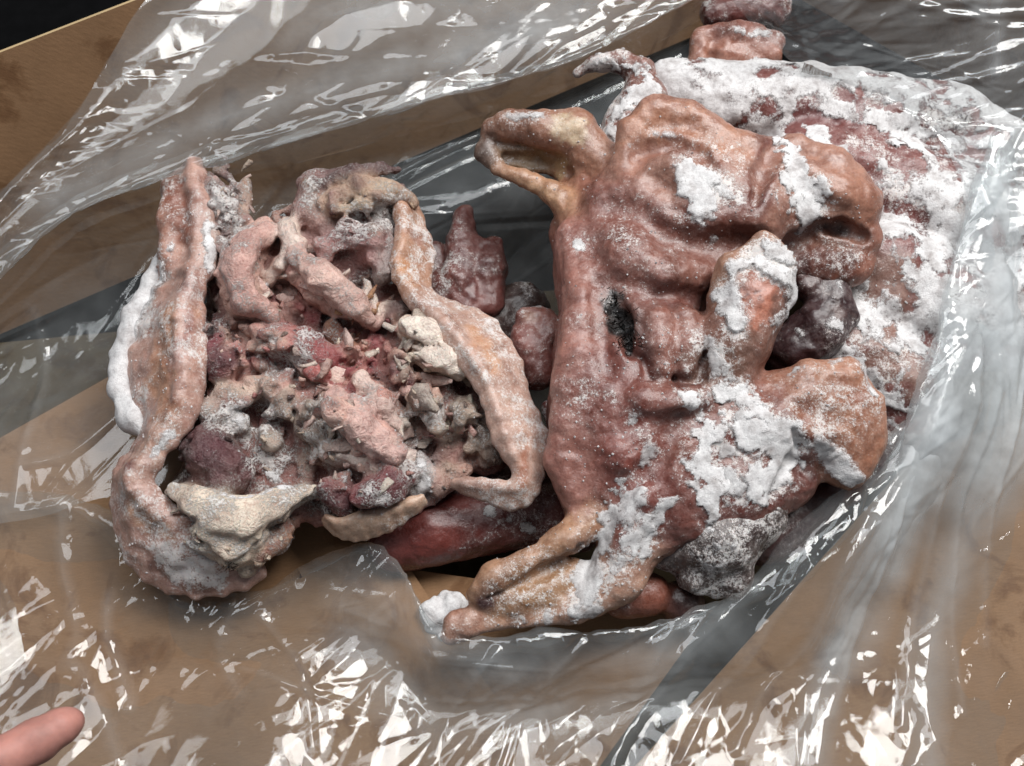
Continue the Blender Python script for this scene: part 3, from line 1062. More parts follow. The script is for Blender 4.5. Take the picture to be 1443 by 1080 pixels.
bs.obj('skin_rim', M_SKIN, leftp, dust=np.clip(.3 + .35 * fbm(bs.V, 40, 3, 83), 0, 1))

# flesh
fl = Blob(3.0, 9, 1.24)
for q in ([(330, 380, -10, 50), (360, 470, -6, 62), (330, 600, -16, 60), (300, 690, -20, 46), (330, 760, -20, 40)],
          [(420, 470, -10, 62), (460, 560, -14, 66), (500, 650, -12, 56), (530, 690, -10, 40)],
          [(560, 480, -8, 56), (600, 560, -12, 60), (650, 600, -20, 46), (690, 640, -16, 30)],
          [(400, 640, -16, 50), (460, 690, -16, 38)]):
    fl.chain(q, '#8a5348', k=20)
fl.ell(484, 560, -10, 226, 182, 50, '#a87468', 0, 20)
fl.chain([(300, 700, -10, 46), (320, 760, -20, 44), (370, 740, -14, 44)], '#8a6456', k=16)
# named forms
fl.ridge_s([(372, 330, 16, 7.6), (345, 352, 20, 9.0), (330, 390, 22, 7.7), (342, 428, 20, 9.0), (378, 445, 16, 7.6)], '#cba68e', k=5)
fl.ridge_s([(395, 335, 13, 6.5), (408, 360, 12, 6.2), (392, 385, 8, 4.8), (372, 405, 8, 4.8)], '#d8c2aa', k=5)
fl.ridge_s([(410, 380, 20, 9.0), (450, 410, 24, 8.4), (500, 435, 18, 8.3)], '#cfa291', k=6)
fl.chain([(395, 320, 50, 8), (385, 300, 50, 5), (412, 295, 48, 4), (428, 285, 46, 4)], '#a88472', k=5)
fl.ridge_s([(400, 480, 30, 10.5), (450, 500, 26, 9.1)], '#b06a62', k=7)
fl.ridge_s([(300, 470, 26, 9.1), (320, 510, 28, 9.8)], '#6c2e34', k=7)
fl.ridge_s([(345, 462, 8, 4.8), (352, 470, 8, 4.8)], '#e0d6c0', k=3)
fl.ridge_s([(368, 470, 10, 5.5), (374, 510, 10, 5.5), (390, 530, 9, 5.2)], '#c99c8c', k=5)
fl.ridge_s([(470, 430, 18, 8.3), (510, 425, 14, 6.9), (525, 440, 8, 4.8)], '#a8683a', k=6)
fl.ridge_s([(470, 470, 16, 7.6), (495, 500, 14, 6.9), (520, 500, 10, 5.5)], '#a87648', k=5)
fl.chain([(512, 392, 70, 3), (522, 420, 76, 7), (530, 440, 70, 4)], '#e6dcc8', k=3)
fl.ridge_s([(550, 440, 16, 7.6), (590, 430, 14, 6.9), (605, 420, 8, 4.8)], '#3a2622', k=5)
fl.ridge_s([(575, 470, 16, 7.6), (610, 480, 18, 8.3), (650, 485, 14, 6.9)], '#ddc7a8', k=5)
fl.ridge_s([(590, 500, 14, 6.9), (640, 515, 18, 8.3), (660, 520, 10, 5.5)], '#e2cfb2', k=5)
fl.ridge_s([(560, 500, 14, 6.9), (570, 540, 14, 6.9)], '#6a2c34', k=5)
fl.ridge_s([(500, 530, 14, 6.9), (530, 560, 22, 7.7), (560, 590, 20, 9.0)], '#c5907c', k=7)
fl.ridge_s([(470, 560, 20, 9.0), (500, 600, 24, 8.4), (540, 630, 22, 7.7)], '#cda48e', k=7)
fl.ridge_s([(470, 640, 18, 8.3), (520, 655, 18, 8.3), (570, 660, 14, 6.9)], '#d5bfae', k=6)
fl.ridge_s([(480, 690, 22, 7.7), (470, 715, 16, 7.6)], '#5a2028', k=5)
fl.ridge_s([(530, 690, 26, 9.1), (555, 685, 20, 9.0), (520, 720, 16, 7.6)], '#7a3438', k=5)
fl.ridge_s([(590, 640, 10, 5.5), (598, 670, 12, 6.2), (580, 705, 9, 5.2)], '#d2d4d2', k=4)
fl.ridge_s([(620, 680, 18, 8.3), (650, 665, 16, 7.6)], '#b08874', k=6)
fl.ridge_s([(295, 640, 40, 14.0), (318, 668, 36, 12.6)], '#5c3436', k=6)
fl.ridge_s([(320, 560, 16, 7.6), (355, 545, 14, 6.9), (390, 540, 8, 4.8)], '#c9b49a', k=5)
fl.ridge_s([(300, 580, 20, 9.0), (340, 600, 14, 6.9)], '#bca898', k=5)
fl.ridge_s([(375, 610, 14, 6.9), (385, 625, 12, 6.2)], '#b3a290', k=4)
fl.ridge_s([(430, 600, 18, 8.3), (445, 615, 14, 6.9)], '#a2907c', k=4)
fl.ridge_s([(250, 690, 12, 6.2), (300, 720, 24, 8.4), (340, 740, 26, 9.1), (390, 715, 18, 8.3), (440, 690, 9, 5.2)], '#dbc9ab', k=8)
fl.ridge_s([(300, 760, 22, 7.7), (335, 780, 18, 8.3), (380, 760, 12, 6.2)], '#d6c4a8', k=8)
fl.ridge_s([(370, 775, 18, 8.3), (400, 745, 16, 7.6)], '#b98c68', k=8)
fl.chain([(285, 255, 54, 16), (305, 275, 66, 20), (320, 310, 62, 20), (318, 350, 56, 16), (310, 380, 50, 14)], '#a08680', k=6)
fl.chain([(345, 258, 56, 11), (342, 290, 56, 13), (340, 325, 54, 13)], '#bb9c80', k=6)
fl.chain([(440, 262, 46, 20), (438, 300, 44, 18), (470, 325, 40, 16)], '#94706a', k=5)
fl.chain([(455, 250, 62, 14), (500, 242, 70, 10), (555, 240, 66, 6)], '#5e4040', k=5)
fl.chain([(470, 292, 64, 12), (510, 270, 72, 14), (550, 272, 70, 12), (580, 285, 60, 8)], '#b3946c', k=5)
fl.chain([(485, 280, 76, 5), (520, 285, 78, 5), (540, 265, 78, 4)], '#d9c49a', k=3)
fl.chain([(458, 370, 52, 9), (460, 348, 56, 11), (490, 330, 60, 15), (525, 340, 58, 14), (520, 365, 50, 12)], '#9a6a66', k=5)
fl.chain([(530, 310, 58, 12), (545, 350, 54, 14), (540, 385, 50, 16)], '#8e8078', k=5)
fl.ridge_s([(660, 590, 16, 7.6), (690, 610, 14, 6.9), (700, 640, 12, 6.2)], '#8d7a68', k=5)
fl.ridge_s([(640, 575, 7, 4.4), (650, 590, 8, 4.8), (645, 605, 6, 4.1)], '#d8ccae', k=3)
fl.ridge_s([(600, 560, 18, 8.3), (615, 590, 16, 7.6)], '#bb9484', k=5)
# loose shreds and crumbs of tissue
PAL = ['#d3b09c', '#a55a52', '#c49a86', '#8a4a48', '#decdb2', '#a08876', '#b86e66', '#cbb69c', '#6e4440', '#c28c7c']
r = np.random.default_rng(11)
ZONES = [((340, 480), (60, 40), 20, None), ((400, 560), (50, 40), 34, None), ((430, 600), (50, 36), 26, ['#a2907c', '#bba990', '#7d5c50', '#5a3a32', '#cbb79c']),
         ((520, 500), (36, 30), 22, ['#8f3a40', '#5c242c', '#b57c6c', '#c99a84']), ((580, 560), (36, 46), 26, ['#c9a48e', '#b88e78', '#d4c2a4', '#7a3438']),
         ((670, 610), (30, 38), 24, ['#8d7a68', '#a8937c', '#6b5a4c', '#b9a48c']), ((320, 300), (26, 44), 24, ['#a58c86', '#bba294', '#8a6a6a', '#c9b49a']),
         ((500, 290), (50, 30), 18, ['#94706a', '#b3946c', '#6c4c48']), ((320, 760), (50, 24), 14, ['#d6c4a8', '#c7b090', '#b59a7c']),
         ((520, 640), (50, 36), 20, ['#d5bfae', '#c9a592', '#b07a6c']), ((370, 420), (40, 40), 10, None)]
for (cx, cy), (sx, sy), n, pal in ZONES:
    for _ in range(n):
        x, y = cx + r.normal(0, sx * .6), cy + r.normal(0, sy * .6)
        rr = r.uniform(4, 11)
        a = r.uniform(0, 6.28)
        L = r.uniform(4, 20)
        z = 40 - max(0, y - 650) * .2 + r.uniform(-6, 12) + (10 if y < 400 else 0)
        fl.ridge_s([(x, y, rr, r.uniform(-1, 7)), (x + L * math.cos(a), y + L * math.sin(a), rr * .7, r.uniform(-1, 6))], r.choice(pal or PAL), k=3, fallback=z)
# larger recognisable forms
fl.ell(505, 325, 22, 92, 88, 42, '#7a5650', 0, 10)
fl.ell(400, 380, 0, 90, 80, 56, '#8a5a50', 0, 12)
fl.chain([(378, 326, 62, 20), (350, 348, 70, 25), (334, 388, 70, 27), (346, 428, 62, 25), (385, 448, 54, 18)], '#d3a896', k=4)
fl.chain([(404, 322, 66, 15), (414, 350, 66, 15), (398, 378, 58, 10), (376, 402, 54, 10)], '#e0cbb8', k=4)
fl.chain([(412, 372, 58, 22), (452, 402, 66, 27), (500, 432, 64, 22), (524, 450, 58, 14)], '#d6ac9c', k=5)
fl.chain([(440, 258, 58, 24), (436, 300, 56, 22), (468, 325, 50, 20)], '#a07c74', k=5)
fl.chain([(462, 290, 70, 17), (505, 268, 82, 18), (552, 270, 80, 15), (582, 286, 66, 9)], '#bb9c7c', k=4)
fl.chain([(478, 296, 86, 6), (515, 288, 92, 8), (545, 268, 92, 6)], '#dccaa4', k=3)
fl.chain([(448, 262, 72, 12), (500, 243, 82, 12), (560, 240, 74, 6)], '#5e4444', k=4)
fl.chain([(456, 376, 60, 11), (458, 350, 66, 14), (488, 328, 74, 19), (526, 336, 72, 18), (528, 366, 60, 14)], '#a87c78', k=4)
fl.chain([(540, 320, 66, 12), (552, 350, 62, 12), (548, 385, 58, 14)], '#9a8c86', k=4)
fl.ridge_s([(250, 696, 12, 8), (292, 716, 24, 8), (335, 735, 28, 8), (385, 716, 22, 8), (440, 690, 8, 6)], '#e8d8bc', 5)
fl.ridge_s([(290, 755, 22, 4), (325, 775, 22, 4), (368, 752, 14, 4)], '#e0cfb2', 6)
fl.ridge_s([(572, 462, 14, 8), (606, 476, 18, 9), (650, 482, 13, 9)], '#ead9bf', 4)
fl.ridge_s([(588, 505, 12, 8), (635, 512, 18, 9), (660, 524, 10, 8)], '#efe0c8', 4)
fl.ridge_s([(470, 575, 18, 4), (505, 600, 22, 4), (545, 625, 20, 4)], '#d9ae9c', 6)
fl.ridge_s([(505, 540, 16, 3), (535, 565, 18, 3)], '#cf9684', 6)
fl.ridge_s([(515, 700, 18, 6), (550, 682, 24, 8), (575, 672, 14, 6)], '#7c3a3e', 4)
fl.ridge_s([(468, 690, 16, 6), (484, 712, 16, 6)], '#6a2a30', 4)
for _ in range(120):
    (cx, cy), (sx, sy), n, pal = ZONES[r.integers(len(ZONES))]
    x, y = cx + r.normal(0, sx * .8), cy + r.normal(0, sy * .8)
    rr = r.uniform(2.5, 6)
    a = r.uniform(0, 6.28)
    L = r.uniform(2, 16)
    fl.ridge_s([(x, y, rr, rr * .5), (x + L * math.cos(a), y + L * math.sin(a), rr * .5, rr * .6)], r.choice(pal or PAL), k=2.5, fallback=30)
# hollows, coloured near-black to paint in their shade
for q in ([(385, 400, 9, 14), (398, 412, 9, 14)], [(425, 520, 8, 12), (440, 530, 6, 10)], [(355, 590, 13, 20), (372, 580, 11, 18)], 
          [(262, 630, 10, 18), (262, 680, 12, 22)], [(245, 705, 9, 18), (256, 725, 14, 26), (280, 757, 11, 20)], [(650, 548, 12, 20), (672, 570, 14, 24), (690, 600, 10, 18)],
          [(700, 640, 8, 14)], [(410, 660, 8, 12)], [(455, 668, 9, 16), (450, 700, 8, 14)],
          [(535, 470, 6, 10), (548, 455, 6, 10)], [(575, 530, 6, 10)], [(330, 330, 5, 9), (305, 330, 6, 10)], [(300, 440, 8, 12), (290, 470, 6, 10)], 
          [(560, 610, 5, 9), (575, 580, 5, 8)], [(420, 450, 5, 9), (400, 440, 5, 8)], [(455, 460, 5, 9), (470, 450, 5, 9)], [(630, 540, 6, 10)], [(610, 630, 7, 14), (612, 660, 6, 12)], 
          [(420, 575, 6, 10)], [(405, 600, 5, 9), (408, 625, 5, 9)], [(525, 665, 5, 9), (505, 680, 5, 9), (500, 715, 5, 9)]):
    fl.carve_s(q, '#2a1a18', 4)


def fl_disp(p):
    a = vn(p, 30, 21)
    return 5.0 * a + 4.2 * vn(p, 15, 22) + 1.5 * (np.abs(vn(p, 10, 23)) * 2 - .6) + 1.5 * vn(p, 6, 24)


fl.build(fl_disp)
fl.tree()
for i, (p, c, am) in enumerate([
    ([(450, 490, 16), (480, 540, 14)], '#8c2632', .6), ([(440, 470, 12)], '#9c3a40', .4), ([(310, 500, 20)], '#56222c', .8), ([(345, 440, 8), (380, 450, 6)], '#93323a', .8),
    ([(560, 510, 10), (575, 545, 10)], '#5a1a26', .85), ([(545, 690, 18), (520, 700, 14)], '#5c1c26', .8), ([(475, 700, 16)], '#4a1820', .8),
    ([(390, 420, 10)], '#6c2028', .8), ([(440, 420, 14), (490, 440, 10)], '#d9b8a4', .7), ([(325, 800, 8)], '#241a1a', .9), ([(300, 480, 10)], '#7c2434', .7),
    ([(400, 740, 10), (370, 790, 8)], '#7c3034', .6), ([(500, 560, 24), (540, 600, 24)], '#cf9784', .6), ([(480, 510, 12), (500, 545, 12), (520, 590, 8)], '#932a38', .7), ([(560, 640, 8), (520, 640, 6)], '#a85058', .6), ([(420, 430, 8), (440, 450, 8)], '#9c3a40', .7), ([(350, 500, 10), (400, 500, 8)], '#8a3038', .6), ([(530, 480, 10), (520, 515, 8)], '#8a2a34', .8),
    ([(300, 640, 22)], '#5a3036', .8), ([(620, 480, 22), (640, 515, 18)], '#efe2cc', .9), ([(320, 720, 26), (360, 740, 22)], '#ecdcc2', .9), ([(295, 755, 20), (335, 770, 18)], '#e8d8bc', .9), ([(470, 600, 14), (520, 625, 14)], '#dcbfae', .7)]):
    fl.tint(p, c, 8, .8, 100 + i, am)
fdust = np.clip(0.46 + 0.45 * fbm(fl.V, 40, 4, 84), 0, 1)
for pts, a in [([(310, 280, 40), (330, 340, 30)], .5), ([(330, 600, 30), (380, 650, 24)], .4), ([(480, 320, 50)], .35), ([(680, 620, 30)], .25), ([(560, 650, 30)], .3)]:
    fdust += a * sstep(-15, 20, fl.stroke(pts, .6, 16, 33))
flesh = fl.obj('flesh', M_FLESH, leftp, dust=np.clip(fdust, 0, 1))
for i, (p, t) in enumerate([([(590, 650, 9), (600, 680, 12), (585, 705, 8)], 4), ([(290, 700, 10), (330, 705, 12), (380, 695, 10)], 3.5), ([(340, 600, 10), (330, 575, 8)], 3),
                            ([(400, 690, 12), (380, 670, 8)], 3), ([(488, 660, 8), (482, 690, 5)], 3), ([(385, 380, 5), (375, 405, 5)], 3)]):
    fl.frost_part(fl.stroke(p, .8, 10, 120 + i), t, M_FROST, flesh, seed=60 + i)
def soft_part(name, chains, k=8, noise_amp=1.0, dust_=.35, bright=1.15, sq=None):
    """Smoother sheet or fold of tissue resting on the torn flesh: chains of (px, py, radius, lift)."""
    b = Blob(2.8, k, bright)
    for pts, col in chains:
        b.chain_w([(fl.hit(x, y) + np.array([0, 0, lf]), r_) for x, y, r_, lf in pts], col, k, sq)
    b.build(lambda p: noise_amp * (2.6 * vn(p, 24, 71) + 1.6 * vn(p, 11, 72) + .8 * vn(p, 6, 73)))
    b.obj(name, M_FLESH, leftp, dust=np.clip(dust_ + .4 * fbm(b.V, 30, 3, 74), 0, 1))
    return b


soft_part('fat_plate', [([(246, 692, 9, 4), (275, 706, 17, 2), (312, 724, 22, 2), (345, 730, 22, 2), (390, 712, 17, 3), (445, 686, 5, 4)], '#efe0c4'),
                        ([(300, 745, 20, 0), (330, 768, 19, 2), (352, 752, 16, 2)], '#ead9bc')], 16, 1.5, .55, sq=.55)
soft_part('fat_plate', [([(566, 456, 8, 4), (604, 468, 18, 2), (655, 478, 13, 3)], '#f2e6d2'), ([(648, 482, 12, 3), (666, 522, 10, 2)], '#ead8be'), ([(584, 498, 8, 3), (622, 504, 18, 2), (660, 526, 9, 4)], '#f4e8d4')], 7, 2.3, .3, sq=.45)
soft_part('tissue_fold', [([(378, 330, 15, 4), (352, 346, 20, 6), (334, 386, 22, 8), (346, 426, 20, 8), (384, 446, 13, 5)], '#d6a898'), ([(406, 324, 13, 5), (414, 350, 12, 6), (398, 376, 9, 6), (380, 400, 7, 6)], '#e6d2c0')], 7, 1.7, .42)
soft_part('tissue_fold', [([(420, 366, 17, 6), (456, 396, 22, 6), (500, 430, 19, 6), (522, 452, 10, 4)], '#deb8a6')], 7, 1.9, .5)
soft_part('tissue_sheet', [([(468, 556, 18, -9), (505, 596, 26, -15), (552, 634, 18, -9)], '#d8b0a2'), ([(505, 536, 12, -5), (540, 575, 18, -10), (566, 606, 14, -8)], '#e2c6b6'),
                           ([(480, 640, 12, -5), (530, 655, 14, -6), (572, 640, 10, -5)], '#e6d6c8'), ([(440, 520, 14, -7), (470, 540, 14, -7)], '#b4605a')], 10, 2.6, .4)


def shreds(blob, zones, n, seed, name, parent, lmin=5, lmax=20):
    """Thin torn flakes and fibres of tissue standing off the surface."""
    r = np.random.default_rng(seed)
    V, F, C = [], [], []
    for _ in range(n):
        (cx, cy), (sx, sy), _n, pal = zones[r.integers(len(zones))]
        b = blob.hit(cx + r.normal(0, sx * .9), cy + r.normal(0, sy * .9))
        L = lmin + (lmax - lmin) * r.random() ** 2
        W = L * r.uniform(.1, .6)
        a = r.uniform(0, 6.28)
        d = np.array([math.cos(a), math.sin(a), r.uniform(-.35, .35)]); d /= np.linalg.norm(d)
        sd = np.cross(d, (r.normal(0, .6), r.normal(0, .6), 1)); sd /= np.linalg.norm(sd)
        nn = np.cross(sd, d)
        cv = r.uniform(-.5, .5) * L
        th = r.uniform(.8, 3.5)
        col = tone(lin(r.choice(pal or PAL)), 1.1) * r.uniform(.55, 1.2)
        k = len(V)
        ts = (-.15, .25, .6, 1)
        for t in ts:
            w = W * (1 - .75 * t * t) * r.uniform(.6, 1.25)
            c = b + d * L * t + nn * (cv * t * t) - (0, 0, 0.5)
            for off in (sd * w + nn * th, -sd * w * r.uniform(.5, 1) + nn * th, -sd * w - nn * th, sd * w * r.uniform(.5, 1) - nn * th):
                V.append(c + off); C.append(col)
        for j in range(3):
            for q in range(4):
                a0 = k + j * 4 + q; a1 = k + j * 4 + (q + 1) % 4
                F.append((a0, a1, a1 + 4, a0 + 4))
        F.append((k + 3, k + 2, k + 1, k)); F.append((k + 12, k + 13, k + 14, k + 15))
    o = mesh_obj(name, V, F, M_FLESH, parent, {'Col': np.array(C), 'dust': np.full(len(V), .35)})
    o['kind'] = 'stuff'
    return o


shreds(fl, ZONES, 210, 3, 'tissue_shreds', flesh, 3, 13)
shreds(fl, [((470, 560), (70, 50), 0, ['#e2c4b4', '#d8ae9e', '#e8d6c0']), ((560, 560), (50, 60), 0, ['#e8d8c4', '#dcb8a8', '#efe2cc']), ((600, 490), (36, 24), 0, ['#f2e6d2', '#eddcc2']), ((420, 430), (50, 40), 0, ['#e0bcae', '#e6d2c0'])], 60, 8, 'fat_sheets', flesh, 18, 46)
shreds(fl, [((610, 490), (30, 22), 0, ['#efe2cc', '#e6d3b4', '#c99a8a']), ((330, 735), (50, 26), 0, ['#ecdcc2', '#e0cda8']), ((520, 440), (26, 30), 0, ['#e6dcc8', '#b5803c', '#a8683a', '#c9a48e']), ((640, 590), (20, 24), 0, ['#e2d8bc', '#c99a8a'])], 46, 4, 'fat_flakes', flesh, 8, 26)
hairs(fl, [(590, 435), (610, 428), (325, 800)], 90, 10, 'bristles', flesh, 6)
print('left', len(fl.V))

# ------------------------------------------------------------------ other frozen pieces
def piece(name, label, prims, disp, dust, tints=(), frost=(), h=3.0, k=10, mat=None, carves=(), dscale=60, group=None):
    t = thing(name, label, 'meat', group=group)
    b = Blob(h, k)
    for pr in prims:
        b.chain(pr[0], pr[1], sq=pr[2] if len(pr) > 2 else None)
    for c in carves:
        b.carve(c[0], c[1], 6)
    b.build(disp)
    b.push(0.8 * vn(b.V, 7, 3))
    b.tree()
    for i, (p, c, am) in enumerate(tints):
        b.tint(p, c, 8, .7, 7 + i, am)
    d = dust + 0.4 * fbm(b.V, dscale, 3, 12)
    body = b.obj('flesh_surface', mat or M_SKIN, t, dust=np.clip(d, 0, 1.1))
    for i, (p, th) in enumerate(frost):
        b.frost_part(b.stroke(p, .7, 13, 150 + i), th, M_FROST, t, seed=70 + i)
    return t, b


rough_disp = lambda p: 5 * vn(p, 36, 31) + 3 * vn(p, 16, 32) + 1.4 * vn(p, 8, 33)

# big frosted mass under and behind the head
mt = thing('frozen_meat_block', 'broad maroon meat block thickly covered in white frost, upper right', 'meat')
mb = Blob(3.8, 26)
for q in ([(950, 140, -8, 60), (1060, 150, 0, 66), (1190, 165, -4, 74), (1330, 190, -20, 70), (1430, 250, -30, 70)],
          [(1140, 240, -16, 80), (1260, 280, -20, 84), (1390, 330, -34, 90)],
          [(1240, 400, -30, 90), (1340, 450, -40, 84), (1440, 440, -50, 80)],
          [(1190, 500, -40, 80), (1270, 540, -40, 66), (1270, 600, -60, 50)],
          [(1330, 165, 6, 40), (1300, 150, 14, 30)]):
    mb.chain(q, '#7c4038')
mb.carve([(1280, 165, 76, 5), (1310, 172, 78, 10), (1350, 168, 70, 8)], '#2a1c1a', 7)
mb.build(lambda p: 7 * vn(p, 60, 51) + 4 * vn(p, 24, 52) + 1.8 * vn(p, 10, 53))
mb.tree()
mb.tint([(1240, 400, 50), (1250, 500, 40), (1290, 530, 30)], '#94705c', 16, seed=1, amt=.8)
mb.tint([(1310, 165, 16), (1350, 170, 18)], '#3a2826', 8, seed=2, amt=.9)
mb.tint([(1215, 215, 40)], '#86483c', 16, seed=3, amt=.6)
mb.tint([(1130, 150, 20), (1200, 160, 20)], '#6a2c2c', 10, seed=4, amt=.7)
mfro = 10 + 17 * fbm(mb.V, 34, 4, 55) + 7 * vn(mb.V, 9, 56)
for q in ([(1140, 158, 16), (1165, 170, 8)], [(1190, 185, 22), (1235, 205, 32), (1215, 235, 28), (1270, 215, 18)], [(1230, 148, 20), (1255, 150, 8)], [(1335, 232, 18), (1345, 240, 14)], [(1250, 280, 10)], [(1288, 296, 15)],
          [(1310, 165, 15), (1355, 172, 18)], [(1072, 104, 8), (1095, 100, 7)], [(1245, 385, 18), (1235, 410, 12)], [(1230, 490, 24), (1250, 520, 20)], [(1285, 510, 14), (1290, 545, 18)], [(1370, 210, 10), (1390, 220, 8)], [(1180, 130, 6), (1200, 138, 6)], [(1270, 590, 30)]):
    mfro = np.minimum(mfro, -mb.stroke(q, .8, 20, int(q[0][0])) + 1)
mdust = np.clip(.5 + .4 * fbm(mb.V, 40, 3, 57), 0, 1)
mbody = mb.obj('flesh_surface', M_SKIN, mt, dust=mdust)
mb.frost_part(mfro, 4.5, M_FROST, mt, 'frost_crust', seed=88)

piece('pig_ear', 'white frosted hook shaped ear standing behind the brown pig head', [
    ([(812, 102, 44, 7), (838, 90, 52, 11), (875, 88, 60, 13), (905, 104, 58, 22), (905, 140, 46, 34), (885, 180, 34, 36), (862, 220, 20, 30)], '#8a5a4a', 1.1)],
    rough_disp, .7, [([(830, 105, 8), (860, 108, 9)], '#5a2824', .9)],
    [([(840, 84, 7), (880, 84, 10), (912, 100, 16), (915, 130, 22), (885, 150, 20), (870, 185, 20)], 4), ([(905, 165, 14)], 4)],
    carves=[([(835, 108, 62, 7), (868, 112, 64, 10)], '#4a221e')])
piece('meat_chunk', 'tan frosted chunk of meat at the top edge behind the frosted block', [
    ([(988, 55, 10, 16), (985, 85, -2, 18)], '#a06a4e'), ([(998, 48, 14, 16), (1040, 48, 20, 20), (1090, 58, 14, 20)], '#8b5a4a'),
    ([(1020, 80, 0, 24), (1080, 80, 2, 24)], '#a3694c'), ([(1010, 20, -30, 26), (1090, 10, -30, 30)], '#6e342c')],
    rough_disp, .4, [], [([(1040, 42, 8), (1080, 48, 9)], 2.5), ([(1065, 85, 9), (1050, 92, 8)], 3), ([(982, 92, 8)], 3)])
piece('pig_tongue', 'dark purple frosted lobe poking out under the snout', [
    ([(1172, 408, 50, 24), (1172, 440, 44, 34), (1150, 470, 34, 40), (1115, 495, 22, 34), (1100, 505, 10, 30)], '#3a1d20'),
    ([(1140, 405, 54, 22), (1120, 380, 44, 24)], '#42201f')],
    rough_disp, .22, [([(1120, 400, 16), (1135, 395, 14)], '#4c2a26', .6), ([(1185, 440, 14)], '#6e5046', .7)],
    [([(1180, 400, 5), (1190, 425, 5)], 4), ([(1168, 455, 9), (1185, 462, 8)], 3), ([(1130, 470, 6), (1120, 465, 4)], 3)])
piece('meat_lump', 'dark grey frosted hairy lump at the lower end of the pig head', [
    ([(950, 765, 14, 40), (1010, 760, 26, 54), (1060, 720, 30, 46)], '#4a3c38'), ([(985, 805, 8, 34), (1025, 810, 2, 32)], '#544640')],
    rough_disp, .72, [([(1000, 770, 30)], '#3c2f2c', .6), ([(1060, 740, 14)], '#3a2624', .7)],
    [([(985, 790, 6), (1000, 800, 10), (1020, 795, 6)], 3), ([(1000, 745, 6), (1010, 770, 5)], 3), ([(1035, 770, 7)], 2.5)])
piece('meat_lump', 'rounded brown lump wedged between the two pig heads', [
    ([(742, 450, -4, 20), (748, 490, -6, 30), (762, 525, -14, 28)], '#84483c'), ([(760, 450, 0, 20), (775, 470, 0, 22)], '#8d5546'), ([(775, 575, -20, 14), (778, 600, -24, 10)], '#7c4036')],
    rough_disp, .5, [([(745, 445, 10)], '#a8836e', .8)], [([(735, 440, 4), (760, 432, 4)], 2)])
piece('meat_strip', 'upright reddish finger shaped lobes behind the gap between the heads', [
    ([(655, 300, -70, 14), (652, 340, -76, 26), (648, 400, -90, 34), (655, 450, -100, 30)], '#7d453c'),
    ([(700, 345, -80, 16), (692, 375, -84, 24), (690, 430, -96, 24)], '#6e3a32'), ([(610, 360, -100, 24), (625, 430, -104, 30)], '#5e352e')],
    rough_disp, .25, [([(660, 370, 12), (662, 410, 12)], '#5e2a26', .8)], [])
piece('meat_slab', 'smooth dark maroon slab lying below the cut head', [
    ([(560, 765, -60, 42), (610, 748, -56, 46), (690, 735, -64, 44), (770, 725, -76, 44), (810, 740, -90, 40)], '#6a2e27'), ([(600, 700, -80, 50), (740, 690, -90, 50)], '#4e2420')],
    lambda p: 3 * vn(p, 50, 31) + 1 * vn(p, 15, 32), .2, [([(600, 770, 20), (700, 745, 20)], '#7a3428', .6)],
    [([(632, 776, 3), (655, 772, 3)], 2), ([(690, 720, 9), (745, 745, 10)], 1.2)])
piece('meat_lump', 'small round orange brown lump beside the lower ear', [
    ([(880, 838, -20, 32), (915, 838, -24, 30)], '#87482c'), ([(960, 850, -40, 30)], '#4a2a22')],
    lambda p: 3 * vn(p, 40, 31), .2, [], [])
piece('meat_lump', 'dark meat strip under the right end of the pig head', [
    ([(1080, 760, -40, 36), (1160, 700, -44, 36), (1240, 630, -50, 36), (1285, 580, -50, 26)], '#4a2622')], rough_disp, .3, [], [])

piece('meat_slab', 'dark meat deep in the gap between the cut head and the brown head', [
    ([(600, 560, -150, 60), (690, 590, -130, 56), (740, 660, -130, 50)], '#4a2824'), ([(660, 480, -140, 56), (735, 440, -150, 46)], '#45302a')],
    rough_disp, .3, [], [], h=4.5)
fb = Blob(3.0, 10)
fb.chain([(610, 870, -74, 18), (640, 858, -78, 22), (632, 885, -76, 14)], '#ffffff')
fb.build(lambda p: 8 * vn(p, 22, 31) + 5 * vn(p, 10, 32) + 2 * vn(p, 6, 33))
o = fb.obj('frost_clump', M_SNOW)
o['label'] = 'loose clump of bluish white frost beside the lower ear'
o['category'] = 'frost'


# ------------------------------------------------------------------ plastic bag
def tri_noise(x, y, seed):
    """Piecewise-linear facets: continuous surface of flat triangles."""
    i = np.floor(x).astype(np.int64); j = np.floor(y).astype(np.int64)
    fx = x - i; fy = y - j
    def g(a, b):
        return _T[(a * 7 + seed * 13) & 63, (b * 5 + seed * 29) & 63, (a + 3 * b + seed) & 63].astype(np.float64)
    g00, g11 = g(i, j), g(i + 1, j + 1)
    up_ = fx > fy
    gm = np.where(up_, g(i + 1, j), g(i, j + 1))
    wa = 1 - np.maximum(fx, fy)
    wc = np.minimum(fx, fy)
    return g00 * wa + g11 * wc + gm * (1 - wa - wc)


def crumple(X, Y, ang, stretch, amp, seed, base=120.0, octs=4):
    p = np.stack([X, Y, np.full_like(X, seed * 3.0)], -1)
    X = X + 20 * vn(p, 140, seed + 1) + 4 * vn(p, 40, seed + 3)
    Y = Y + 20 * vn(p, 140, seed + 2) + 4 * vn(p, 40, seed + 4)
    h = 0
    a = amp
    s = base
    for o in range(octs):
        t = ang + (o * 0.9 - 0.6) * (0.5 if o else 0)
        u = (X * math.cos(t) + Y * math.sin(t)) / (s * stretch)
        v = (-X * math.sin(t) + Y * math.cos(t)) / s
        mod = 0.45 + 0.9 * np.clip(vn(p, s * 2.2, seed + 10 + o) * 0.5 + 0.5, 0, 1)
        h = h + a * mod * tri_noise(u, v, seed + o)
        a *= 0.33
        s *= 0.45
    return h


